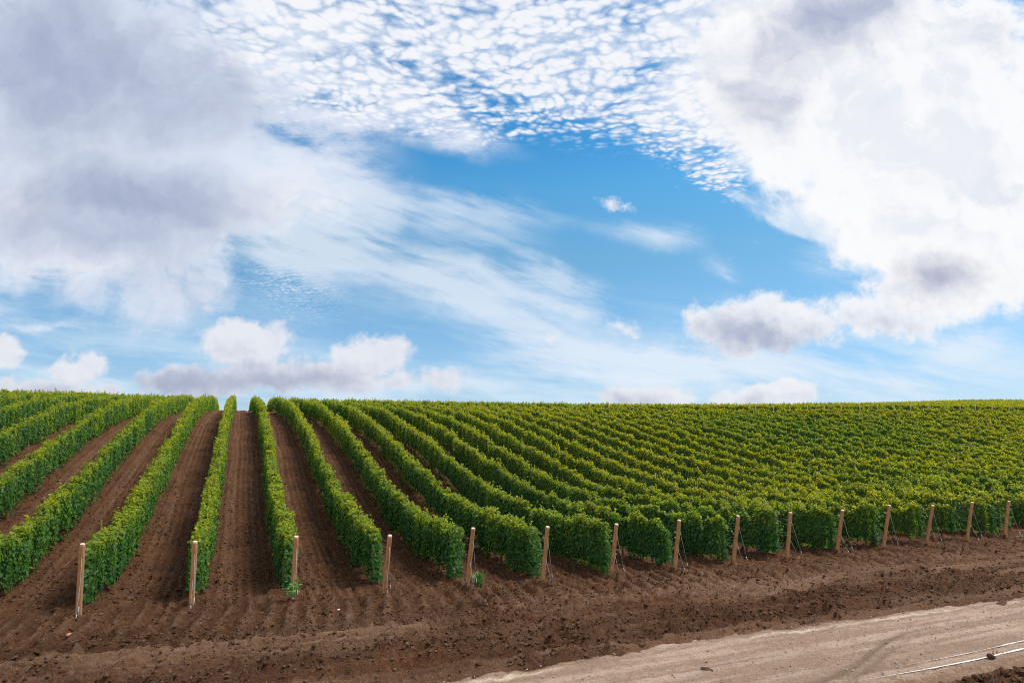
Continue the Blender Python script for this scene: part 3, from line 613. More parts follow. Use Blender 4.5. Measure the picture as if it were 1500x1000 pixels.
def wood_mat(name, a, b, scale=1.0):
    m, t, out = mat(name)
    co = coord(t)
    n = t.noise(t.mapping(co, (0,0,0), (0,0,0), (30, 30, 2.2)), scale, 6, 0.65)
    n2 = t.noise(co, 4.0, 4, 0.6)
    c = t.mix(t.step(n, 0.3, 0.7), a, b)
    c = t.mix(t.m('MULTIPLY', t.step(n2, 0.5, 0.75), 0.5), c, tuple(x*0.6 for x in a))
    oi = t.new('ShaderNodeObjectInfo')
    c = t.mix(t.m('MULTIPLY', oi.outputs['Random'], 0.45), c, tuple(x*0.62 for x in b))
    c = t.mix(t.m('MULTIPLY', t.step(n, 0.36, 0.30), 0.7), c, tuple(x*0.3 for x in a))
    principled(t, out, c, 0.75, 0.25, bump(t, n, 0.6, 0.01))
    return m
def plain_mat(name, c1, c2, rough=0.7, spec=0.3, metal=0.0, scale=8.0):
    m, t, out = mat(name)
    n = t.noise(coord(t), scale, 5, 0.65)
    principled(t, out, t.mix(t.step(n, 0.3, 0.7), c1, c2), rough, spec, bump(t, n, 0.4, 0.02), metal)
    return m
M_SOIL = soil_mat(); M_ROAD = road_mat(); M_LEAF = leaf_mat(); M_INNER = inner_mat()
M_POST = wood_mat('post_wood', (0.30, 0.138, 0.058), (0.45, 0.240, 0.118))
M_ENDGRAIN = plain_mat('post_end_grain', (0.50, 0.38, 0.31), (0.62, 0.50, 0.42), 0.8)
M_GREYWOOD = wood_mat('grey_wood', (0.36, 0.30, 0.21), (0.50, 0.43, 0.31))
M_BARK = wood_mat('vine_bark', (0.035, 0.022, 0.015), (0.085, 0.055, 0.038))
M_STAKE = plain_mat('rusty_stake', (0.040, 0.022, 0.014), (0.085, 0.045, 0.028), 0.7, 0.3, 0.3)
M_WIRE = plain_mat('galvanised_wire', (0.26, 0.25, 0.24), (0.40, 0.39, 0.38), 0.45, 0.4, 0.3)
M_TENS = plain_mat('tensioner_metal', (0.42, 0.42, 0.43), (0.55, 0.55, 0.56), 0.35, 0.5, 0.7)
M_STONE = plain_mat('chalk_stone', (0.46, 0.42, 0.36), (0.66, 0.62, 0.56), 0.85, 0.2)
M_GRIT = plain_mat('road_grit', (0.20, 0.15, 0.11), (0.42, 0.34, 0.27), 0.9, 0.2)
M_TILE = plain_mat('red_tile', (0.38, 0.15, 0.085), (0.52, 0.25, 0.15), 0.8, 0.2)
M_CLOD = plain_mat('dark_clod', (0.045, 0.024, 0.015), (0.10, 0.056, 0.035), 0.95, 0.1, 0, 20)
M_WEED = plain_mat('weed_leaf', (0.07, 0.20, 0.05), (0.15, 0.30, 0.06), 0.5, 0.4)
def rut_glint_mat():
    m, t, out = mat('rut_glint_paint')
    principled(t, out, (0.60, 0.56, 0.50), 0.35, 0.5, bump(t, t.noise(coord(t), 14, 3, 0.5), 0.12, 0.01))  # pale base colour stands for bright sky mirrored in the ruts
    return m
M_RUT_GLINT = rut_glint_mat()

# ---------------------------------------------------------------- the ground: one sheet to the horizon
def spaced(segs):
    """segs: (start, end, step) pieces joined; returns coordinates"""
    out = [segs[0][0]]
    for a, b, s in segs:
        n = max(1, int(round((b-a)/s))); out += list(np.linspace(a, b, n+1)[1:])
    return np.array(out)
def ground():
    us = spaced([(-900, -200, 70), (-200, -60, 10), (-60, -24, 1.2), (-24, -6, 0.14), (-6, 16, 0.055), (16, 34, 0.10), (34, 70, 0.8), (70, 200, 5), (200, 900, 70)])
    vs = spaced([(-500, -40, 40), (-40, -12, 2), (-12, -9.6, 0.2), (-9.6, 3, 0.05), (3, 12, 0.085), (12, 34, 0.17), (34, 78, 0.4), (78, 150, 4), (150, 900, 75)])
    Ug, Vg = np.meshgrid(us, vs, indexing='ij')
    zs = height(Ug, Vg); mi = micro(Ug, Vg)
    fade = (1-sst(Vg, 80, 120))*(1-sst(np.abs(Ug-10), 60, 120))*sst(Vg, -30, -12)
    Z = zs + mi*fade
    Z = Z - 6*sst(np.hypot(Ug, Vg), 300, 900)
    V = np.stack([wx(Ug, Vg), wy(Ug, Vg), Z], -1).reshape(-1, 3)
    nu, nv = len(us), len(vs)
    I = (np.arange(nu-1)[:, None]*nv + np.arange(nv-1)[None]).ravel()
    F = np.stack([I, I+nv, I+nv+1, I+1], 1)
    du = np.abs((Ug + PITCH/2) % PITCH - PITCH/2)
    crust_relief = np.clip(1-sst(Vg + 1.2*vnoise(Ug*.4, Vg*.6, 61), -3.4, -0.6), 0, 1)*(0.55 + 0.9*vnoise(Ug*0.5, Vg*1.8, 62))
    lane = np.exp(-((du-0.66)/0.14)**2)*(0.55 + 0.7*vnoise(Ug*2, Vg*0.25, 63))
    wob = 0.10*vnoise(Ug*0.4+9, Vg*0.25, 5)
    duS = (Ug + PITCH/2) % PITCH - PITCH/2
    crust_relief = np.maximum(crust_relief, 0.75*lane*sst(Vg, -1, 3)) + 0.32*sst(Vg, -2, 0)*np.cos(2*np.pi*(duS+wob)/0.235)*(0.6+0.9*vnoise(Ug*1.3, Vg*0.35, 7))
    hd = (1-sst(Vg, -2.6, -1.6))*sst(Vg, -5.6, -4.6)
    wv = Vg + 0.35*vnoise(Ug*0.22, Vg*0.4, 3) + 0.1*vnoise(Ug*1.1, Vg*0.9, 4)
    crust_relief = crust_relief + 0.10*hd*np.cos(2*np.pi*wv/0.95) + 0.45*np.exp(-((Vg+2.75+0.6*vnoise(Ug*.15, Vg*0, 65))/0.55)**2)*(0.7+1.2*vnoise(Ug*.5, Vg*2.6, 66)) + 0.12*hd*np.cos(2*np.pi*wv/0.31 + 3*vnoise(Ug*.3, Vg, 6))  # paler crests paint in the relief shading that soft light leaves out
    fn = (1-sst(Vg, -0.6, 1.0))*sst(Vg + 0.8*vnoise(Ug*.6, Vg*0, 9), -2.8, -1.7)
    crust_relief = crust_relief + 0.38*fn*np.cos(2*np.pi*(Ug + 0.105*np.clip(-Vg, 0, 5)**1.35)/0.42 + 2*vnoise(Ug*.5, Vg*.5, 12))
    crust_relief = crust_relief + 0.5*(1-sst(Vg, -2.6, -1.8))*sst(Vg, -5.4, -4.8)*np.clip(2.2*vnoise(Ug*0.12, (Vg+0.35*vnoise(Ug*.22, Vg*.4, 3))*3.4, 64), -0.6, 1)
    crust_relief = np.clip(crust_relief, 0, 1)
    o = link('ground', mesh('ground', V, [F], [M_SOIL], True, None, {'damp': damp(Ug, Vg).ravel(), 'crust_relief': crust_relief.ravel()}))
    o['kind'] = 'structure'
ground()

ROAD_V0, ROAD_V1 = -5.95, -9.15
def rut_depth(u, v):
    w = 0.10*vnoise(u*0.35, v*0+2, 71)
    a = np.exp(-((v+8.36+w)/0.085)**2) + np.exp(-((v+8.62+w)/0.075)**2)
    return a*sst(u, 11.2, 13.0)
def road():
    us = spaced([(-400, -30, 20), (-30, 2, 0.5), (2, 24, 0.055), (24, 60, 0.4), (60, 400, 20)])
    vs = spaced([(-10.0, -5.4, 0.045)])
    U, V = np.meshgrid(us, vs, indexing='ij')
    e = 0.34*vnoise(U*0.35, V*0+1, 81) + 0.20*vnoise(U*1.6, V*1.2, 82) + 0.14*vnoise(U*5, V*6, 83) + 0.07*vnoise(U*13, V*14, 88)
    a = np.minimum((ROAD_V0 - 0.0 + e) - V, V - (ROAD_V1 + e*1.4))
    prof = 0.085*np.clip(a/0.30, -1.2, 1)                 # dips below the soil at its ragged edges
    z = height(U, V) + prof + 0.016*fbm(U*1.5, V*4.0, 3, 84) + 0.022*fbm(U*7, V*9, 3, 85, 0.7)
    z = z - 0.022*np.exp(-((V+7.0+0.2*vnoise(U*.2, V*0, 86))/0.25)**2)
    rd = rut_depth(U, V)
    z = z - 0.035*np.clip(rd, 0, 1)
    # a turning tyre has left a curved print
    cv = -8.45 + 1.30*sst(U, 10.9, 15.5)
    tr = np.exp(-((V-cv+0.1)/0.16)**4)*0.22*(0.5+1.6*vnoise(U*6, V*11, 96))*sst(U, 9.8, 10.8)*(1-sst(U, 13.5, 16.5)) + np.exp(-((V-cv)/0.06)**2)*sst(U, 9.8, 10.8)*(1-sst(U, 14.0, 17.0)) + 0.6*np.exp(-((V-cv+0.23)/0.06)**2)*sst(U, 9.8, 10.8)*(1-sst(U, 13.0, 16.0))
    z = z - 0.020*tr
    edge = np.exp(-((a-0.46-0.12*vnoise(U*.4, V*0, 90))/0.05)**2)*np.clip(0.3+2.2*vnoise(U*0.7, V*0, 87), 0, 1)*(V > -7.5)
    nu, nv = len(us), len(vs)
    I = (np.arange(nu-1)[:, None]*nv + np.arange(nv-1)[None]).ravel()
    F = np.stack([I, I+nv, I+nv+1, I+1], 1)
    P = np.stack([wx(U, V), wy(U, V), z], -1).reshape(-1, 3)
    o = link('road', mesh('road', P, [F], [M_ROAD], True, None, {'edge': np.clip(edge, 0, 1).ravel(), 'rut': np.clip(1.15*tr + 0.5*rd + 0.35*np.exp(-((V+8.05)/0.10)**2)*(0.5+vnoise(U*.8, V*0, 89)), 0, 1).ravel(), 'spill': np.clip(1-(a+0.05)/(0.52+0.5*vnoise(U*.6, V*0, 95)), 0, 1).ravel()}))
    o['kind'] = 'structure'
    # pale strips in the wheel ruts, the sky's reflection painted as colour
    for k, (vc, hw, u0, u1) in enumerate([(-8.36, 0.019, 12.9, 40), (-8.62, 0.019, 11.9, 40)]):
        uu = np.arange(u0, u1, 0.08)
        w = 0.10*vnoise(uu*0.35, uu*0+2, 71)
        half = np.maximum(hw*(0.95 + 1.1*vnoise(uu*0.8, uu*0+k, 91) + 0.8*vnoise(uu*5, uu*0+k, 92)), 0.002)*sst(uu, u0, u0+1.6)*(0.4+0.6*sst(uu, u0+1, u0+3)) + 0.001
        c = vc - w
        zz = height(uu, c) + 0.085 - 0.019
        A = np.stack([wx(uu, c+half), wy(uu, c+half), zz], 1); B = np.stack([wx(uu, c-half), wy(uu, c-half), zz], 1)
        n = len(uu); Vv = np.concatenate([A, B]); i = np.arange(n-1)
        o = link('rut_glint', mesh('rut_glint', Vv, [np.stack([i, i+n, i+n+1, i+1], 1)], [M_RUT_GLINT], True)); o['kind'] = 'structure'
road()

# ---------------------------------------------------------------- loose clods and gravel (uncountable)
ICO_V = None
def ico():
    p = (1+5**.5)/2
    v = np.array([(-1,p,0),(1,p,0),(-1,-p,0),(1,-p,0),(0,-1,p),(0,1,p),(0,-1,-p),(0,1,-p),(p,0,-1),(p,0,1),(-p,0,-1),(-p,0,1)])/math.hypot(1, p)
    f = np.array([(0,11,5),(0,5,1),(0,1,7),(0,7,10),(0,10,11),(1,5,9),(5,11,4),(11,10,2),(10,7,6),(7,1,8),(3,9,4),(3,4,2),(3,2,6),(3,6,8),(3,8,9),(4,9,5),(2,4,11),(6,2,10),(8,6,7),(9,8,1)])
    return v, f
def lumps(u, v, size, rng, flat=0.65, lift=0.25):
    iv, jf = ico(); n = len(u)
    r = 1 + 0.55*(rng.random((n, 12)) - 0.5)
    sc = np.stack([1+0.6*(rng.random(n)-.5), 1+0.6*(rng.random(n)-.5), flat*(0.8+0.5*rng.random(n))], 1)
    ang = rng.random(n)*6.283
    P = iv[None]*r[..., None]*sc[:, None]*size[:, None, None]
    X = P[..., 0]*np.cos(ang)[:, None] - P[..., 1]*np.sin(ang)[:, None]
    Y = P[..., 0]*np.sin(ang)[:, None] + P[..., 1]*np.cos(ang)[:, None]
    z0 = height(u, v) + micro(u, v) + lift*size
    V = np.stack([X + wx(u, v)[:, None], Y + wy(u, v)[:, None], P[..., 2] + z0[:, None]], -1).reshape(-1, 3)
    F = (jf[None] + 12*np.arange(n)[:, None, None]).reshape(-1, 3)
    return V, F
def clods():
    rng = np.random.default_rng(4)
    def spread(n, u0, u1, v0, v1, keep):
        u = rng.uniform(u0, u1, n); v = rng.uniform(v0, v1, n); k = rng.random(n) < keep(u, v); return u[k], v[k]
    U1, V1 = spread(60000, -4, 30, -5.95, 3.5, lambda u, v: 0.12 + 0.75*damp(u, v) + 0.2*(vnoise(u*.8, v*.8, 14) > .1))
    s1 = 0.008 + 0.044*rng.random(len(U1))**3.6
    U2, V2 = spread(26000, -9, 12, 2.0, 16, lambda u, v: 0.25 + 0.75*np.exp(-(((u+PITCH/2) % PITCH - PITCH/2 - 0.1)/0.5)**2))
    s2 = 0.012 + 0.036*rng.random(len(U2))**3
    U4, V4 = spread(42000, -5, 28, -6.0, 4.5, lambda u, v: 0.06 + 0.85*damp(u, v) + 0.4*(vnoise(u*.3, v*1.7, 15) > .14))
    s4 = 0.013 + 0.024*rng.random(len(U4))**1.5
    U3, V3 = spread(5200, 10, 26, -10.2, -9.05, lambda u, v: 0.9 + 0*u)
    s3 = 0.012 + 0.05*rng.random(len(U3))**3
    V, F = lumps(np.concatenate([U1, U2, U3, U4]), np.concatenate([V1, V2, V3, V4]), np.concatenate([s1, s2, s3, s4]), rng)
    o = link('soil_clods', mesh('soil_clods', V, [F], [M_SOIL], False, None, {'damp': np.repeat(np.clip(rng.random(len(V)//12)*1.4-0.9, 0, 1), 12), 'crust_relief': np.repeat(rng.random(len(V)//12)**1.4, 12)}))
    o['kind'] = 'stuff'; tag(o, 'loose brown soil clods scattered over the ploughed headland', 'soil')
    u = rng.uniform(4, 26, 2200); v = rng.uniform(-8.9, -6.1, 2200)
    s = 0.006 + 0.014*rng.random(2200)**3
    V, F = lumps(u, v, s, rng, 0.7, 0.2); V[:, 2] += np.repeat(0.085 - micro(u, v), 12)
    o = link('road_gravel', mesh('road_gravel', V, [F], [M_GRIT], False)); o['kind'] = 'stuff'; tag(o, 'fine pale gravel strewn on the dirt road', 'gravel')
clods()

# ---------------------------------------------------------------- vine rows
def leaves_block(P, N, size, hue, young_lit, rng, simple):
    """leaf polygons at P with outward normals N; a folded lobed blade close by, one kite far off"""
    n = len(P)
    T = np.stack([rng.normal(0, .45, n), rng.normal(0, .45, n), -0.9 + rng.normal(0, .45, n)], 1) + 0.5*N
    T -= (T*N).sum(1, keepdims=True)*N; T /= np.linalg.norm(T, axis=1, keepdims=True) + 1e-6
    B = np.cross(N, T)
    if simple: sh = np.array([(0, -.60, 0), (-.36, -.10, .05), (0, .60, -.03), (.36, .10, .05)])
    else: sh = np.array([(0, -.48, 0), (-.5, -.22, .10), (-.40, .25, .06), (0, .54, -.06), (.40, .25, .06), (.5, -.22, .10)])
    k = len(sh)
    S = size[:, None, None]
    V = P[:, None] + S*(sh[None, :, 0:1]*B[:, None] + sh[None, :, 1:2]*T[:, None] + sh[None, :, 2:3]*N[:, None])
    base = k*np.arange(n)[:, None]
    if simple: F = base + np.array([[0, 1, 2, 3]])
    else: F = np.concatenate([base + np.array([[0, 3, 2, 1]]), base + np.array([[0, 5, 4, 3]])])
    return V.reshape(-1, 3), F, np.repeat(hue, k), np.repeat(young_lit, k)

def row_foliage(u0, v0, v1, seed, origin, full=1.0):
    gaps = float(min(1.3, max(0.0, (u0-7)/8.0))) if v0 < 4 else 0.35
    rng = np.random.default_rng(seed)
    # leaves per metre and leaf size follow how near the row passes
    edges = np.arange(v0, v1 + 0.25, 0.5)
    mid = (edges[:-1]+edges[1:])/2
    dist = cam_dist(u0, mid)
    s = np.clip(dist/20.0, 1, 3.4)
    cnt = rng.poisson(full*1150/s**1.22*0.5)
    v = np.repeat(mid, cnt) + rng.uniform(-.25, .25, cnt.sum()); v = np.clip(v, v0, v1)
    sz = np.repeat(0.071*s**0.58, cnt)*(0.65 + 0.7*rng.random(len(v)))
    n = len(v)
    ph = rng.random()*6.28
    jit = min(1.0, max(0.0, (u0-12)/25.0))
    per = rng.uniform(0.85, 1.0)
    def prof(v):
        pl = np.cos(2*np.pi*v/1.02 + ph + 2.0*vnoise(v*0.35, v*0+seed, 101))
        w = (0.178 - 0.042*jit)*(1 + (0.27 - 0.10*jit)*pl + 0.70*vnoise(v*0.9, v*0+seed, 102) + 0.35*vnoise(v*3.1, v*0+seed, 103))
        top = 1.39 + (0.045 - 0.02*jit)*pl + 0.20*vnoise(v*0.8, v*0+seed, 104) + 0.20*vnoise(v*3.3, v*0+seed, 105)
        bot = 0.20 - 0.07*min(1.0, gaps) + 0.26*vnoise(v*1.1, v*0+seed, 106) - 0.05*pl
        cen = 0.08*vnoise(v*0.5, v*0+seed, 107) + 0.06*vnoise(v*2.1, v*0+seed, 108)
        fr = np.abs(((v - v0)/per + 0.5) % 1.0 - 0.5)*per
        gap = np.exp(-(fr/0.19)**2)*gaps*np.where(v > v0+0.35, np.exp(-(v-v0)/6.0)*(0.85+0.9*vnoise(v*0.7, v*0+seed, 112)), 0)
        colm = vnoise(v*2.2, v*0+seed, 115)*min(1.0, gaps)*np.exp(-np.maximum(v-v0, 0)/9.0)
        w = w*(1 + 1.3*colm); bot = bot - 0.30*colm; top = top + 0.22*colm
        w = w*(1 - 0.85*np.clip(gap, 0, 1)); top = top - 0.30*np.clip(gap, 0, 1) + 0.17*vnoise(v*6.5, v*0+seed, 113)*(0.4+jit)
        w = w*((0.72 - 0.25*min(1, gaps)) + (0.28 + 0.25*min(1, gaps))*sst(v, v0-0.1, v0+1.6)); top = top - 0.05*(1-sst(v, v0, v0+0.6))
        return w, top, bot, cen
    w, top, bot, cen = prof(v)
    face = rng.random(n)
    pf = 0.42 + 0.045*sst(np.repeat(s, cnt), 1.2, 2.2)
    side = np.where(face < pf, -1.0, np.where(face < 2*pf, 1.0, 0.0))
    f = rng.random(n)
    h = np.where(side != 0, bot + (top-bot)*f**0.92, top - 0.10*rng.random(n)**1.5 + 0.04*rng.normal(0, 1, n))
    depth = rng.exponential(0.05, n)
    hw = w*(1.04 - 0.20*np.clip((h-0.1)/1.35, 0, 1)**3)
    lat = np.where(side != 0, side*np.maximum(hw - depth, 0.02), rng.uniform(-1, 1, n)*w*0.84)
    lat = lat + cen + 0.026*rng.normal(0, 1, n)
    N = np.stack([np.where(side != 0, side, 0) + rng.normal(0, .42, n), rng.normal(0, .50, n), np.where(side != 0, .38, 1.0) + rng.normal(0, .38, n)], 1)
    # the near end of the row is closed by leaves too
    e = rng.random(n) < 0.0
    relh = np.clip((h-0.15)/1.3, 0, 1)
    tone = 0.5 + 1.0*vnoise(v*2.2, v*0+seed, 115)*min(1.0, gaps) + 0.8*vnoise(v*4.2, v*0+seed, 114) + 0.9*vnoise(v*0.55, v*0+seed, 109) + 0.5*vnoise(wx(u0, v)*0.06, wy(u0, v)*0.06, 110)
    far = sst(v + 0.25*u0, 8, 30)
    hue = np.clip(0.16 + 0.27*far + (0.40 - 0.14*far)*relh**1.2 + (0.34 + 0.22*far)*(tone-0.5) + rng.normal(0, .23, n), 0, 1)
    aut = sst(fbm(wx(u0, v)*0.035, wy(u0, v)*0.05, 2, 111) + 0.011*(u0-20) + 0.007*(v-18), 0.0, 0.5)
    young_lit = np.clip(np.maximum(0, relh-0.68)*1.45*rng.random(n) + np.where(side == 0, 0.18, 0)*rng.random(n) + 0.72*aut*(0.25+0.75*relh)*rng.random(n), 0, 0.88)  # yellow of young and autumn leaves, with the sunlit row tops painted in
    flush = rng.random(n) < 0.007
    young_lit = np.where(flush, 0.55+0.45*rng.random(n), young_lit)
    # extra leaves: closing the near end, and shoots above the trimmed top
    m = int(260*full) if v0 < 5 and dist[0] < 60 else 40
    we, te, be, ce = prof(np.full(m, v0+0.1))
    he = be + (te-be)*rng.random(m)
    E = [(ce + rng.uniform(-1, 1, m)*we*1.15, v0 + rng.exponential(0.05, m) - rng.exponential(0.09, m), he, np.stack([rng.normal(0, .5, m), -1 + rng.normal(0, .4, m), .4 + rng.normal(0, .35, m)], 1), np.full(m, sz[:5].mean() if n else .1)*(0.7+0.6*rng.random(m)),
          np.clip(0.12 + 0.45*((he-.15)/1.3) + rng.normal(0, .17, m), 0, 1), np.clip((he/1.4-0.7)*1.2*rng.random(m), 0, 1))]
    ns = int((v1-v0)*3.2)
    sv = rng.uniform(v0, v1, ns); k = 5
    sl = 0.05 + 0.24*rng.random(ns)**2.2
    vv = np.repeat(sv, k) + rng.normal(0, .04, ns*k)
    ws, ts, bs, cs = prof(vv)
    fr = np.tile(np.linspace(0.1, 1, k), ns)
    ds = np.clip(cam_dist(u0, vv)/20.0, 1, 3.4)
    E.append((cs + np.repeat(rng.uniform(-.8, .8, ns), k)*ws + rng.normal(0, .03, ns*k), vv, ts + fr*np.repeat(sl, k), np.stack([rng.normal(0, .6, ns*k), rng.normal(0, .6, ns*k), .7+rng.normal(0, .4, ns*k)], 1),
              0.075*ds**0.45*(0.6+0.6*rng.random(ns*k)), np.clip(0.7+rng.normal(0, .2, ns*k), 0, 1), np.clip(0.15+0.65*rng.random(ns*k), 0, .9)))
    lat = np.concatenate([lat]+[q[0] for q in E]); vv = np.concatenate([v]+[q[1] for q in E]); h = np.concatenate([h]+[q[2] for q in E])
    N = np.concatenate([N]+[q[3] for q in E]); sz = np.concatenate([sz]+[q[4] for q in E]); hue = np.concatenate([hue]+[q[5] for q in E]); young_lit = np.concatenate([young_lit]+[q[6] for q in E])
    Nw = np.stack([N[:, 0]*NX + N[:, 1]*DX, N[:, 0]*NY + N[:, 1]*DY, N[:, 2]], 1); Nw /= np.linalg.norm(Nw, axis=1, keepdims=True)
    gz = height(u0 + 0*vv, vv)
    P = np.stack([wx(u0+lat, vv), wy(u0+lat, vv), gz + h], 1) - np.array(origin)
    near = cam_dist(u0, vv) < 27
    parts = []; off = 0; Vs = []; Fs = []; H = []; Yg = []
    for sel, simple in ((near, False), (~near, True)):
        if sel.any():
            V, F, a, b = leaves_block(P[sel], Nw[sel], sz[sel], hue[sel], young_lit[sel], rng, simple)
            Vs.append(V); Fs.append(F + off); H.append(a); Yg.append(b); off += len(V)
    nf = sum(len(f) for f in Fs)
    # dense leafless heart that stops light passing straight through
    cvv = np.arange(v0+0.22, v1-0.1, 0.34); w, top, bot, cen = prof(cvv)
    ring = [(-.75, .10), (-.80, .5), (-.52, .86), (0, .93), (.52, .86), (.80, .5), (.75, .10), (0, .05)]
    g = height(u0+0*cvv, cvv); R = []
    for (a, b) in ring:
        l = cen + a*w*0.50*(1+0.3*(rng.random(len(cvv))-.5)); hh = bot + 0.06 + (top-bot-0.10)*b
        R.append(np.stack([wx(u0+l, cvv), wy(u0+l, cvv), g+hh], 1))
    R = np.stack(R, 1) - np.array(origin)
    nc = len(cvv)
    if nc > 1:
        q = np.arange(nc-1)[:, None]*8; j = np.arange(8)[None]
        F = np.stack([q+j, q+(j+1) % 8, q+8+(j+1) % 8, q+8+j], -1).reshape(-1, 4)
        cap = np.array([list(range(8))[:4]+[], [0, 3, 4, 7], [4, 5, 6, 7]])
        cap = np.array([[0, 1, 2, 3], [0, 3, 4, 7], [4, 5, 6, 7]])
        F = np.concatenate([F, cap, cap + (nc-1)*8])
        Vs.append(R.reshape(-1, 3)); Fs.append(F + off); H.append(np.zeros(nc*8)); Yg.append(np.zeros(nc*8))
    F = np.concatenate(Fs); fm = np.zeros(len(F)); fm[nf:] = 1
    return mesh('foliage', np.concatenate(Vs), [F], [M_LEAF, M_INNER], False, fm, {'hue': np.concatenate(H), 'young_lit': np.concatenate(Yg)})

ORD = ['', 'first', 'second', 'third', 'fourth', 'fifth', 'sixth', 'seventh', 'eighth', 'ninth', 'tenth', 'eleventh', 'twelfth', 'thirteenth', 'fourteenth', 'fifteenth']
POSTS = [(0.0, 0.0, 0.24, 1.5), (2.1, -0.03, 0.22, 1.43), (4.2, -0.06, 0.23, 1.44), (6.3, -0.09, 0.49, 1.42), (8.4, -0.12, 0.46, 1.53), (10.5, -0.15, 0.36, 1.48), (12.6, -0.18, 0.34, 1.46), (14.7, -0.21, 0.31, 1.47), (16.8, -0.25, 0.33, 1.49), (18.9, -0.28, 0.27, 1.46), (21.0, -0.31, 0.35, 1.42), (23.1, -0.34, 0.38, 1.47), (25.2, -0.37, 0.37, 1.38), (27.3, -0.4, 0.34, 1.4), (29.4, -0.43, 0.3, 1.37)]   # base along the line, base across it, lean, height

rnd = random.Random(11)
def trunk_mesh():
    r = random.Random(3)
    return tube_mesh('trunk', [(0,0,-.08), (.01,.02,.1), (-.015,.03,.28), (.01,-.01,.45), (.03,.02,.7)], [.032,.027,.022,.022,.014], M_BARK, 7)
TRUNK = trunk_mesh()
def stake_mesh():
    # a folded steel section: an open channel
    a, b, h = 0.020, 0.014, 1.47
    prof = [(-a,-b), (a,-b), (a,b), (a-.005,b), (a-.005,-b+.005), (-a+.005,-b+.005), (-a+.005,b), (-a,b)]
    V = [(x, y, z) for z in (-.1, h) for (x, y) in prof]
    F = np.array([[i, (i+1) % 8, 8+(i+1) % 8, 8+i] for i in range(8)])
    caps = np.array([[8, 9, 12, 13], [9, 10, 11, 12], [8, 13, 14, 15]])
    return mesh('stake', V, [F, caps], [M_STAKE])
STAKE = stake_mesh()

def vine_row(u0, v0, v1, seed, label, group, detail, full=1.0, vpost=None, hpost=1.4, lean=0.3):
    o0 = (wx(u0, v0), wy(u0, v0), float(height(u0, v0)))
    root = empty('vine_row', o0); tag(root, label, 'vine row', group)
    link('foliage', row_foliage(u0, v0, v1, seed, o0, full), root)
    r = random.Random(seed)
    def local(u, v, dz=0.0): return (wx(u, v)-o0[0], wy(u, v)-o0[1], float(height(u, v))-o0[2]+dz)
    if detail:
        for k in range(8):
            v = v0 + 0.35 + k*1.02 + r.uniform(-.12, .12)
            t = link('trunk', TRUNK, root, local(u0 + r.uniform(-.05, .05), v)); t.rotation_euler = (r.uniform(-.1,.1), r.uniform(-.1,.1), r.uniform(0, 6.28))
    if detail is not None:
        v = v0 + r.uniform(2.0, 5.0)
        while v < v1:
            s = link('stake', STAKE, root, local(u0 + r.uniform(-.06, .06), v)); s.rotation_euler = (r.uniform(-.03,.03), r.uniform(-.03,.03), -AZ + r.uniform(-.2,.2))
            v += 5.1
    if vpost is not None:
        for hh in (0.42, 0.78, 0.86, 1.12, 1.27):
            f = hh/hpost
            a = np.array(local(u0, vpost - lean*f, hh)); b = np.array(local(u0 + r.uniform(-.1,.1), v0 + 0.6, hh + r.uniform(-.03, .03)))
            mid = (a+b)/2 - np.array([0, 0, 0.01])
            link('trellis_wire', tube_mesh('trellis_wire', [a, mid, b], 0.0017, M_WIRE, 5), root)
    return root

ROWS = range(-9, 52)
for k in ROWS:
    i = k - 1
    u0 = 2.1*i
    if 1 <= k <= 15:
        pu, pv, ln, ph = POSTS[i]
        u0 = pu
        lab = 'green vine row running uphill from behind the %s wooden post from the left' % ORD[k]
        vine_row(u0, pv + (0.95 if k < 6 else 0.45) + (rnd.uniform(-.15, .15) if k < 7 else rnd.uniform(-.32, .12)), v_end(u0), 1000+k, lab, 'vine rows of the near block', True, 1.0, pv, ph, ln)
    elif k < 1:
        n = 1-k
        lab = {1: 'vine row just left of the leftmost post, cut off by the left edge', 2: 'second vine row out to the left of the leftmost post', 3: 'third vine row out to the left of the leftmost post, high on the left'}.get(n, 'vine row beyond the third, merging into the upper left skyline hedge')
        vine_row(u0, max(0.8, 1.0 + (n-1)*2.6), v_end(u0), 1000+k, lab, 'vine rows of the near block', False)
    else:
        v0 = 0.7 if k < 24 else 4.0
        vine_row(u0, v0, v_end(u0), 1000+k, 'yellow green vine row on the far right slope, its near end out of the picture', 'vine rows of the near block', False)
for k in range(-14, 74):
    u0 = 2.1*(k-1)
    ve = max(v_end(u0), 30.0) + 3.6
    if k > 51: ve = max(ve, 34)
    ln = 22 if u0 < 20 else 34 + (u0-20)*0.35
    vine_row(u0, ve, ve + ln, 3000+k, 'distant vine row on the skyline beyond the gap at the end of the near rows', 'vine rows beyond the hilltop gap', False if 6 <= k <= 30 else None, 0.85)

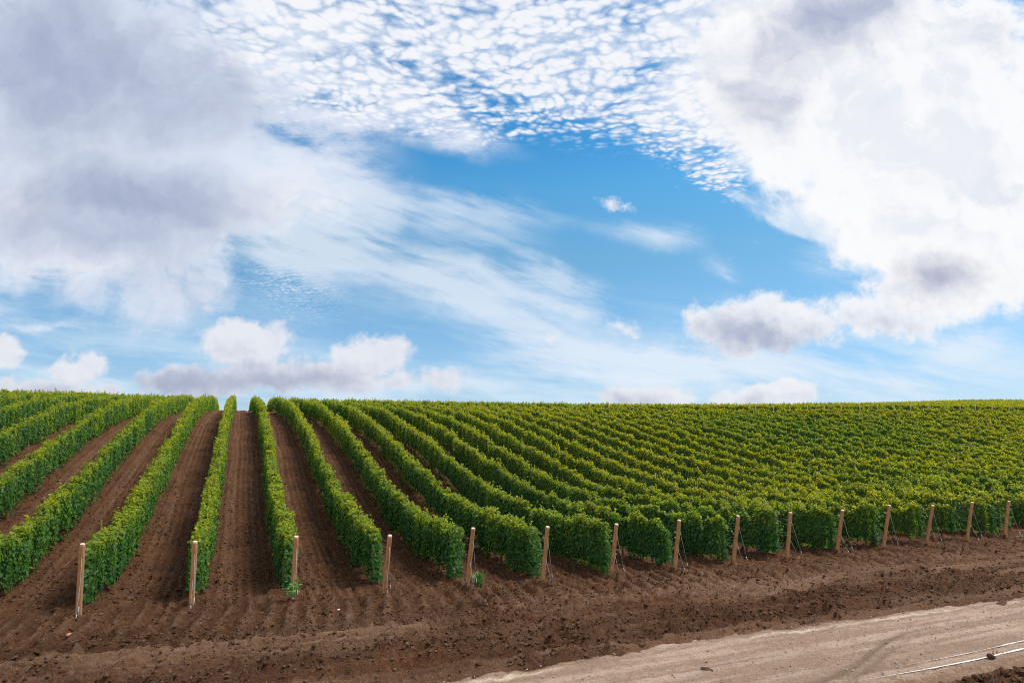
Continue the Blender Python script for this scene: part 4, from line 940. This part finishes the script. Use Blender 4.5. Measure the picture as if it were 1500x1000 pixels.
# ---------------------------------------------------------------- end posts with their anchors
def post_shaft(l, h, seed):
    r = random.Random(seed)
    d = np.array([-DX*l, -DY*l, h]); pts = []; rad = []
    for t in (-.22, -.05, .1, .3, .5, .7, .88, .985, 1.0):
        pts.append(d*t + np.array([r.uniform(-.004,.004), r.uniform(-.004,.004), 0])); rad.append((0.060 - 0.006*t)*(1+r.uniform(-.03,.03)))
    rad[-1] *= 0.94
    return tube_mesh('shaft', pts, rad, M_POST, 14), pts[-1], rad[-1], d
def end_post(u, v, l, h, label, seed):
    z = float(height(u, v)) + 0.02
    root = empty('wooden_post', (wx(u, v), wy(u, v), z)); tag(root, label, 'post', 'wooden end posts along the headland')
    me, tip, rr, d = post_shaft(l, h, seed)
    link('shaft', me, root)
    ax = d/np.linalg.norm(d)
    link('sawn_top', tube_mesh('sawn_top', [tip + ax*0.001, tip + ax*0.016, tip + ax*0.022], [rr*1.0, rr*0.97, rr*0.75], M_ENDGRAIN, 14, False), root)
    r = random.Random(seed)
    for f, out in ((0.90, 0.62), (0.50, 0.56)):
        gu, gv = u + r.uniform(-.06, .06) + (0.08 if f > .8 else 0), v - out
        a = d*f + np.array([0, 0, 0.0]); g = np.array([wx(gu, gv)-wx(u, v), wy(gu, gv)-wy(u, v), float(height(gu, gv)) - z - 0.03])
        wr = link('anchor_wire', tube_mesh('anchor_wire', [a, (a+g)/2, g], 0.0028, M_WIRE, 5), root)
        p, q = a*0.28 + g*0.72, a*0.20 + g*0.80
        link('tensioner', tube_mesh('tensioner', [p, p*0.8+q*0.2, p*0.2+q*0.8, q], [0.004, 0.008, 0.008, 0.004], M_TENS, 8), wr)
for i, (pu, pv, l, h) in enumerate(POSTS):
    extra = {1: '', 3: ', green weed at its foot', 5: ', bushy weed tuft beside its foot'}.get(i+1, '')
    end_post(pu, pv, l, h, 'brown wooden post, %s from the left along the headland%s' % (ORD[i+1], extra), 500+i)
for i in range(1, 4):
    pass
# pale post tips at the far end of the near block, high on the right
def far_post():
    pts = [(0,0,-.1), (0,0,.6), (.01,0,1.2), (.01,.0,1.72), (.01,0,1.75)]
    return tube_mesh('far_post', pts, [.07,.068,.065,.062,.04], M_GREYWOOD, 10)
FAR = far_post(); first = None
for k in range(28, 50):
    u = 2.1*(k-1); v = v_end(u) + 0.5
    o = link('pale_post', FAR, None, (wx(u, v), wy(u, v), float(height(u, v)))) if first is None else first.copy()
    if first is None: first = o
    else: COL.objects.link(o); o.location = (wx(u, v), wy(u, v), float(height(u, v)))
    o.rotation_euler = (rnd.uniform(.0, .22)*1, rnd.uniform(-.1, .1), 0)
    tag(o, 'pale weathered post poking up in the line of tips below the right skyline', 'post', 'pale posts at the far end of the rows')

# ---------------------------------------------------------------- weeds, stones and odd lumps
def weed(u, v, label, n, rad, hgt, grassy, seed):
    rng = np.random.default_rng(seed)
    z = float(height(u, v) + micro(np.array([u]), np.array([v]))[0])
    root = empty('weed_plant', (wx(u, v), wy(u, v), z)); tag(root, label, 'weed')
    V = []; F = []; 
    for k in range(n):
        a = rng.random()*6.283; lean = rng.random()**0.7*rad; hh = hgt*(0.35+0.65*rng.random())
        tip = np.array([math.cos(a)*lean, math.sin(a)*lean, hh]); b0 = tip*np.array([.12,.12,0])
        if grassy:
            s = np.array([-math.sin(a), math.cos(a), 0])*0.009
            m_ = b0*.4 + tip*np.array([.35,.35,.65])
            i = len(V); V += [b0-s, b0+s, m_+s, m_-s, tip]; F += [[i, i+1, i+2, i+3], [i+3, i+2, i+4, i+4]]
        else:
            p = b0 + (tip-b0)*rng.random()**.6; t = np.array([rng.normal(), rng.normal(), rng.normal()*.5-.2]); t /= np.linalg.norm(t)
            s = np.cross(t, rng.normal(0, 1, 3)); s /= np.linalg.norm(s); L = 0.05*(0.6+0.7*rng.random())
            i = len(V); V += [p-t*L*.6, p+s*L*.5, p+t*L*.7, p-s*L*.5]; F += [[i, i+1, i+2, i+3]]
    V = np.array(V); quads = np.array([f for f in F if f[2] != f[3]]); tris = np.array([f[:3] for f in F if f[2] == f[3]])
    link('leaves', mesh('leaves', V, [quads] + ([tris] if len(tris) else []), [M_WEED]), root)
    for k in range(3):
        a = rng.random()*6.283
        link('stem', tube_mesh('stem', [(0,0,-.03), (math.cos(a)*rad*.15, math.sin(a)*rad*.15, hgt*.4), (math.cos(a)*rad*.4, math.sin(a)*rad*.4, hgt*.75)], [.006,.005,.003], M_WEED, 5), root)
    return root
weed(4.2, -0.22, 'small broad leaved weed at the foot of the third post', 170, 0.21, 0.44, False, 1)
weed(8.72, -0.12, 'bushy feathery weed tuft beside the foot of the fifth post', 260, 0.27, 0.46, True, 2)
weed(30.4, -0.5, 'low green weed on bare soil at the right edge', 60, 0.28, 0.16, False, 3)

def lump_thing(name, label, cat, u, v, size, m, seed, flat=0.6, zoff=0.0, stretch=(1,1)):
    import bmesh
    bm = bmesh.new(); bmesh.ops.create_icosphere(bm, subdivisions=3, radius=1.0)
    r = np.random.default_rng(seed); o3 = r.random(3)*50
    for q in bm.verts:
        c = q.co; n = 0.28*float(vnoise(np.array([c.x*1.6+o3[0]]), np.array([c.y*1.6+c.z*1.3+o3[1]]), seed)[0]) + 0.14*float(vnoise(np.array([c.x*4+o3[1]]), np.array([c.y*4+c.z*3.1+o3[2]]), seed+1)[0])
        k = size*(1 + 1.6*n)
        q.co = (c.x*k*stretch[0], c.y*k*stretch[1], c.z*k*flat)
    me = bpy.data.meshes.new(name); bm.to_mesh(me); bm.free(); me.materials.append(m)
    z = float(height(u, v) + micro(np.array([u]), np.array([v]))[0]) if zoff == 0 else float(height(u, v)) + zoff
    o = link(name, me, None, (wx(u, v), wy(u, v), z + size*flat*0.35)); o.rotation_euler = (r.uniform(-.2,.2), r.uniform(-.2,.2), r.uniform(0, 6.28))
    tag(o, label, cat); return o
def tile_shard(u, v):
    import bmesh
    bm = bmesh.new()
    out = [(-.085,-.03), (-.02,-.042), (.07,-.03), (.09,.005), (.04,.035), (-.05,.03)]
    lo = [bm.verts.new((x, y, 0.010*math.sin(x*14))) for x, y in out]; hi = [bm.verts.new((x*.97, y*.95, 0.022+0.010*math.sin(x*14))) for x, y in out]
    bm.faces.new(lo[::-1]); bm.faces.new(hi)
    for i in range(6): bm.faces.new((lo[i], lo[(i+1) % 6], hi[(i+1) % 6], hi[i]))
    me = bpy.data.meshes.new('tile_shard'); bm.to_mesh(me); bm.free(); me.materials.append(M_TILE)
    z = float(height(u, v) + micro(np.array([u]), np.array([v]))[0]) + 0.045
    o = link('tile_shard', me, None, (wx(u, v), wy(u, v), z)); o.rotation_euler = (0.5, 0.1, 0.2)
    tag(o, 'reddish broken tile shard on the soil before the leftmost post', 'tile shard')
tile_shard(0.13, -1.28)
lump_thing('pale_stone', 'pale stone on the soil below the gap between sixth and seventh posts', 'stone', 9.35, -3.62, 0.040, M_STONE, 61)
lump_thing('pale_stone', 'small pale stone below the gap between eighth and ninth posts', 'stone', 15.0, -2.4, 0.040, M_STONE, 62)
lump_thing('pale_stone', 'pale stone on the soil just right of the third post and its weed', 'stone', 5.1, -1.05, 0.034, M_STONE, 63)
lump_thing('soil_lump', 'dark round soil lump beside the pale streaked wheel ruts on the road', 'soil lump', 14.9, -8.75, 0.058, M_CLOD, 64, 0.8, 0.085)
lump_thing('soil_lump', 'flat dark heap of crumbs lying on the pale road, upper right', 'soil lump', 18.89, -6.55, 0.085, M_CLOD, 65, 0.32, 0.085, (2.0, 1.0))
lump_thing('soil_lump', 'small dark crumb patch on the road near the bottom edge', 'soil lump', 10.05, -7.35, 0.055, M_CLOD, 66, 0.25, 0.085, (2.2, 1.0))
lump_thing('soil_lump', 'dark soil clod lying just before the second post', 'soil lump', 2.5, -1.0, 0.060, M_CLOD, 67, 0.6)
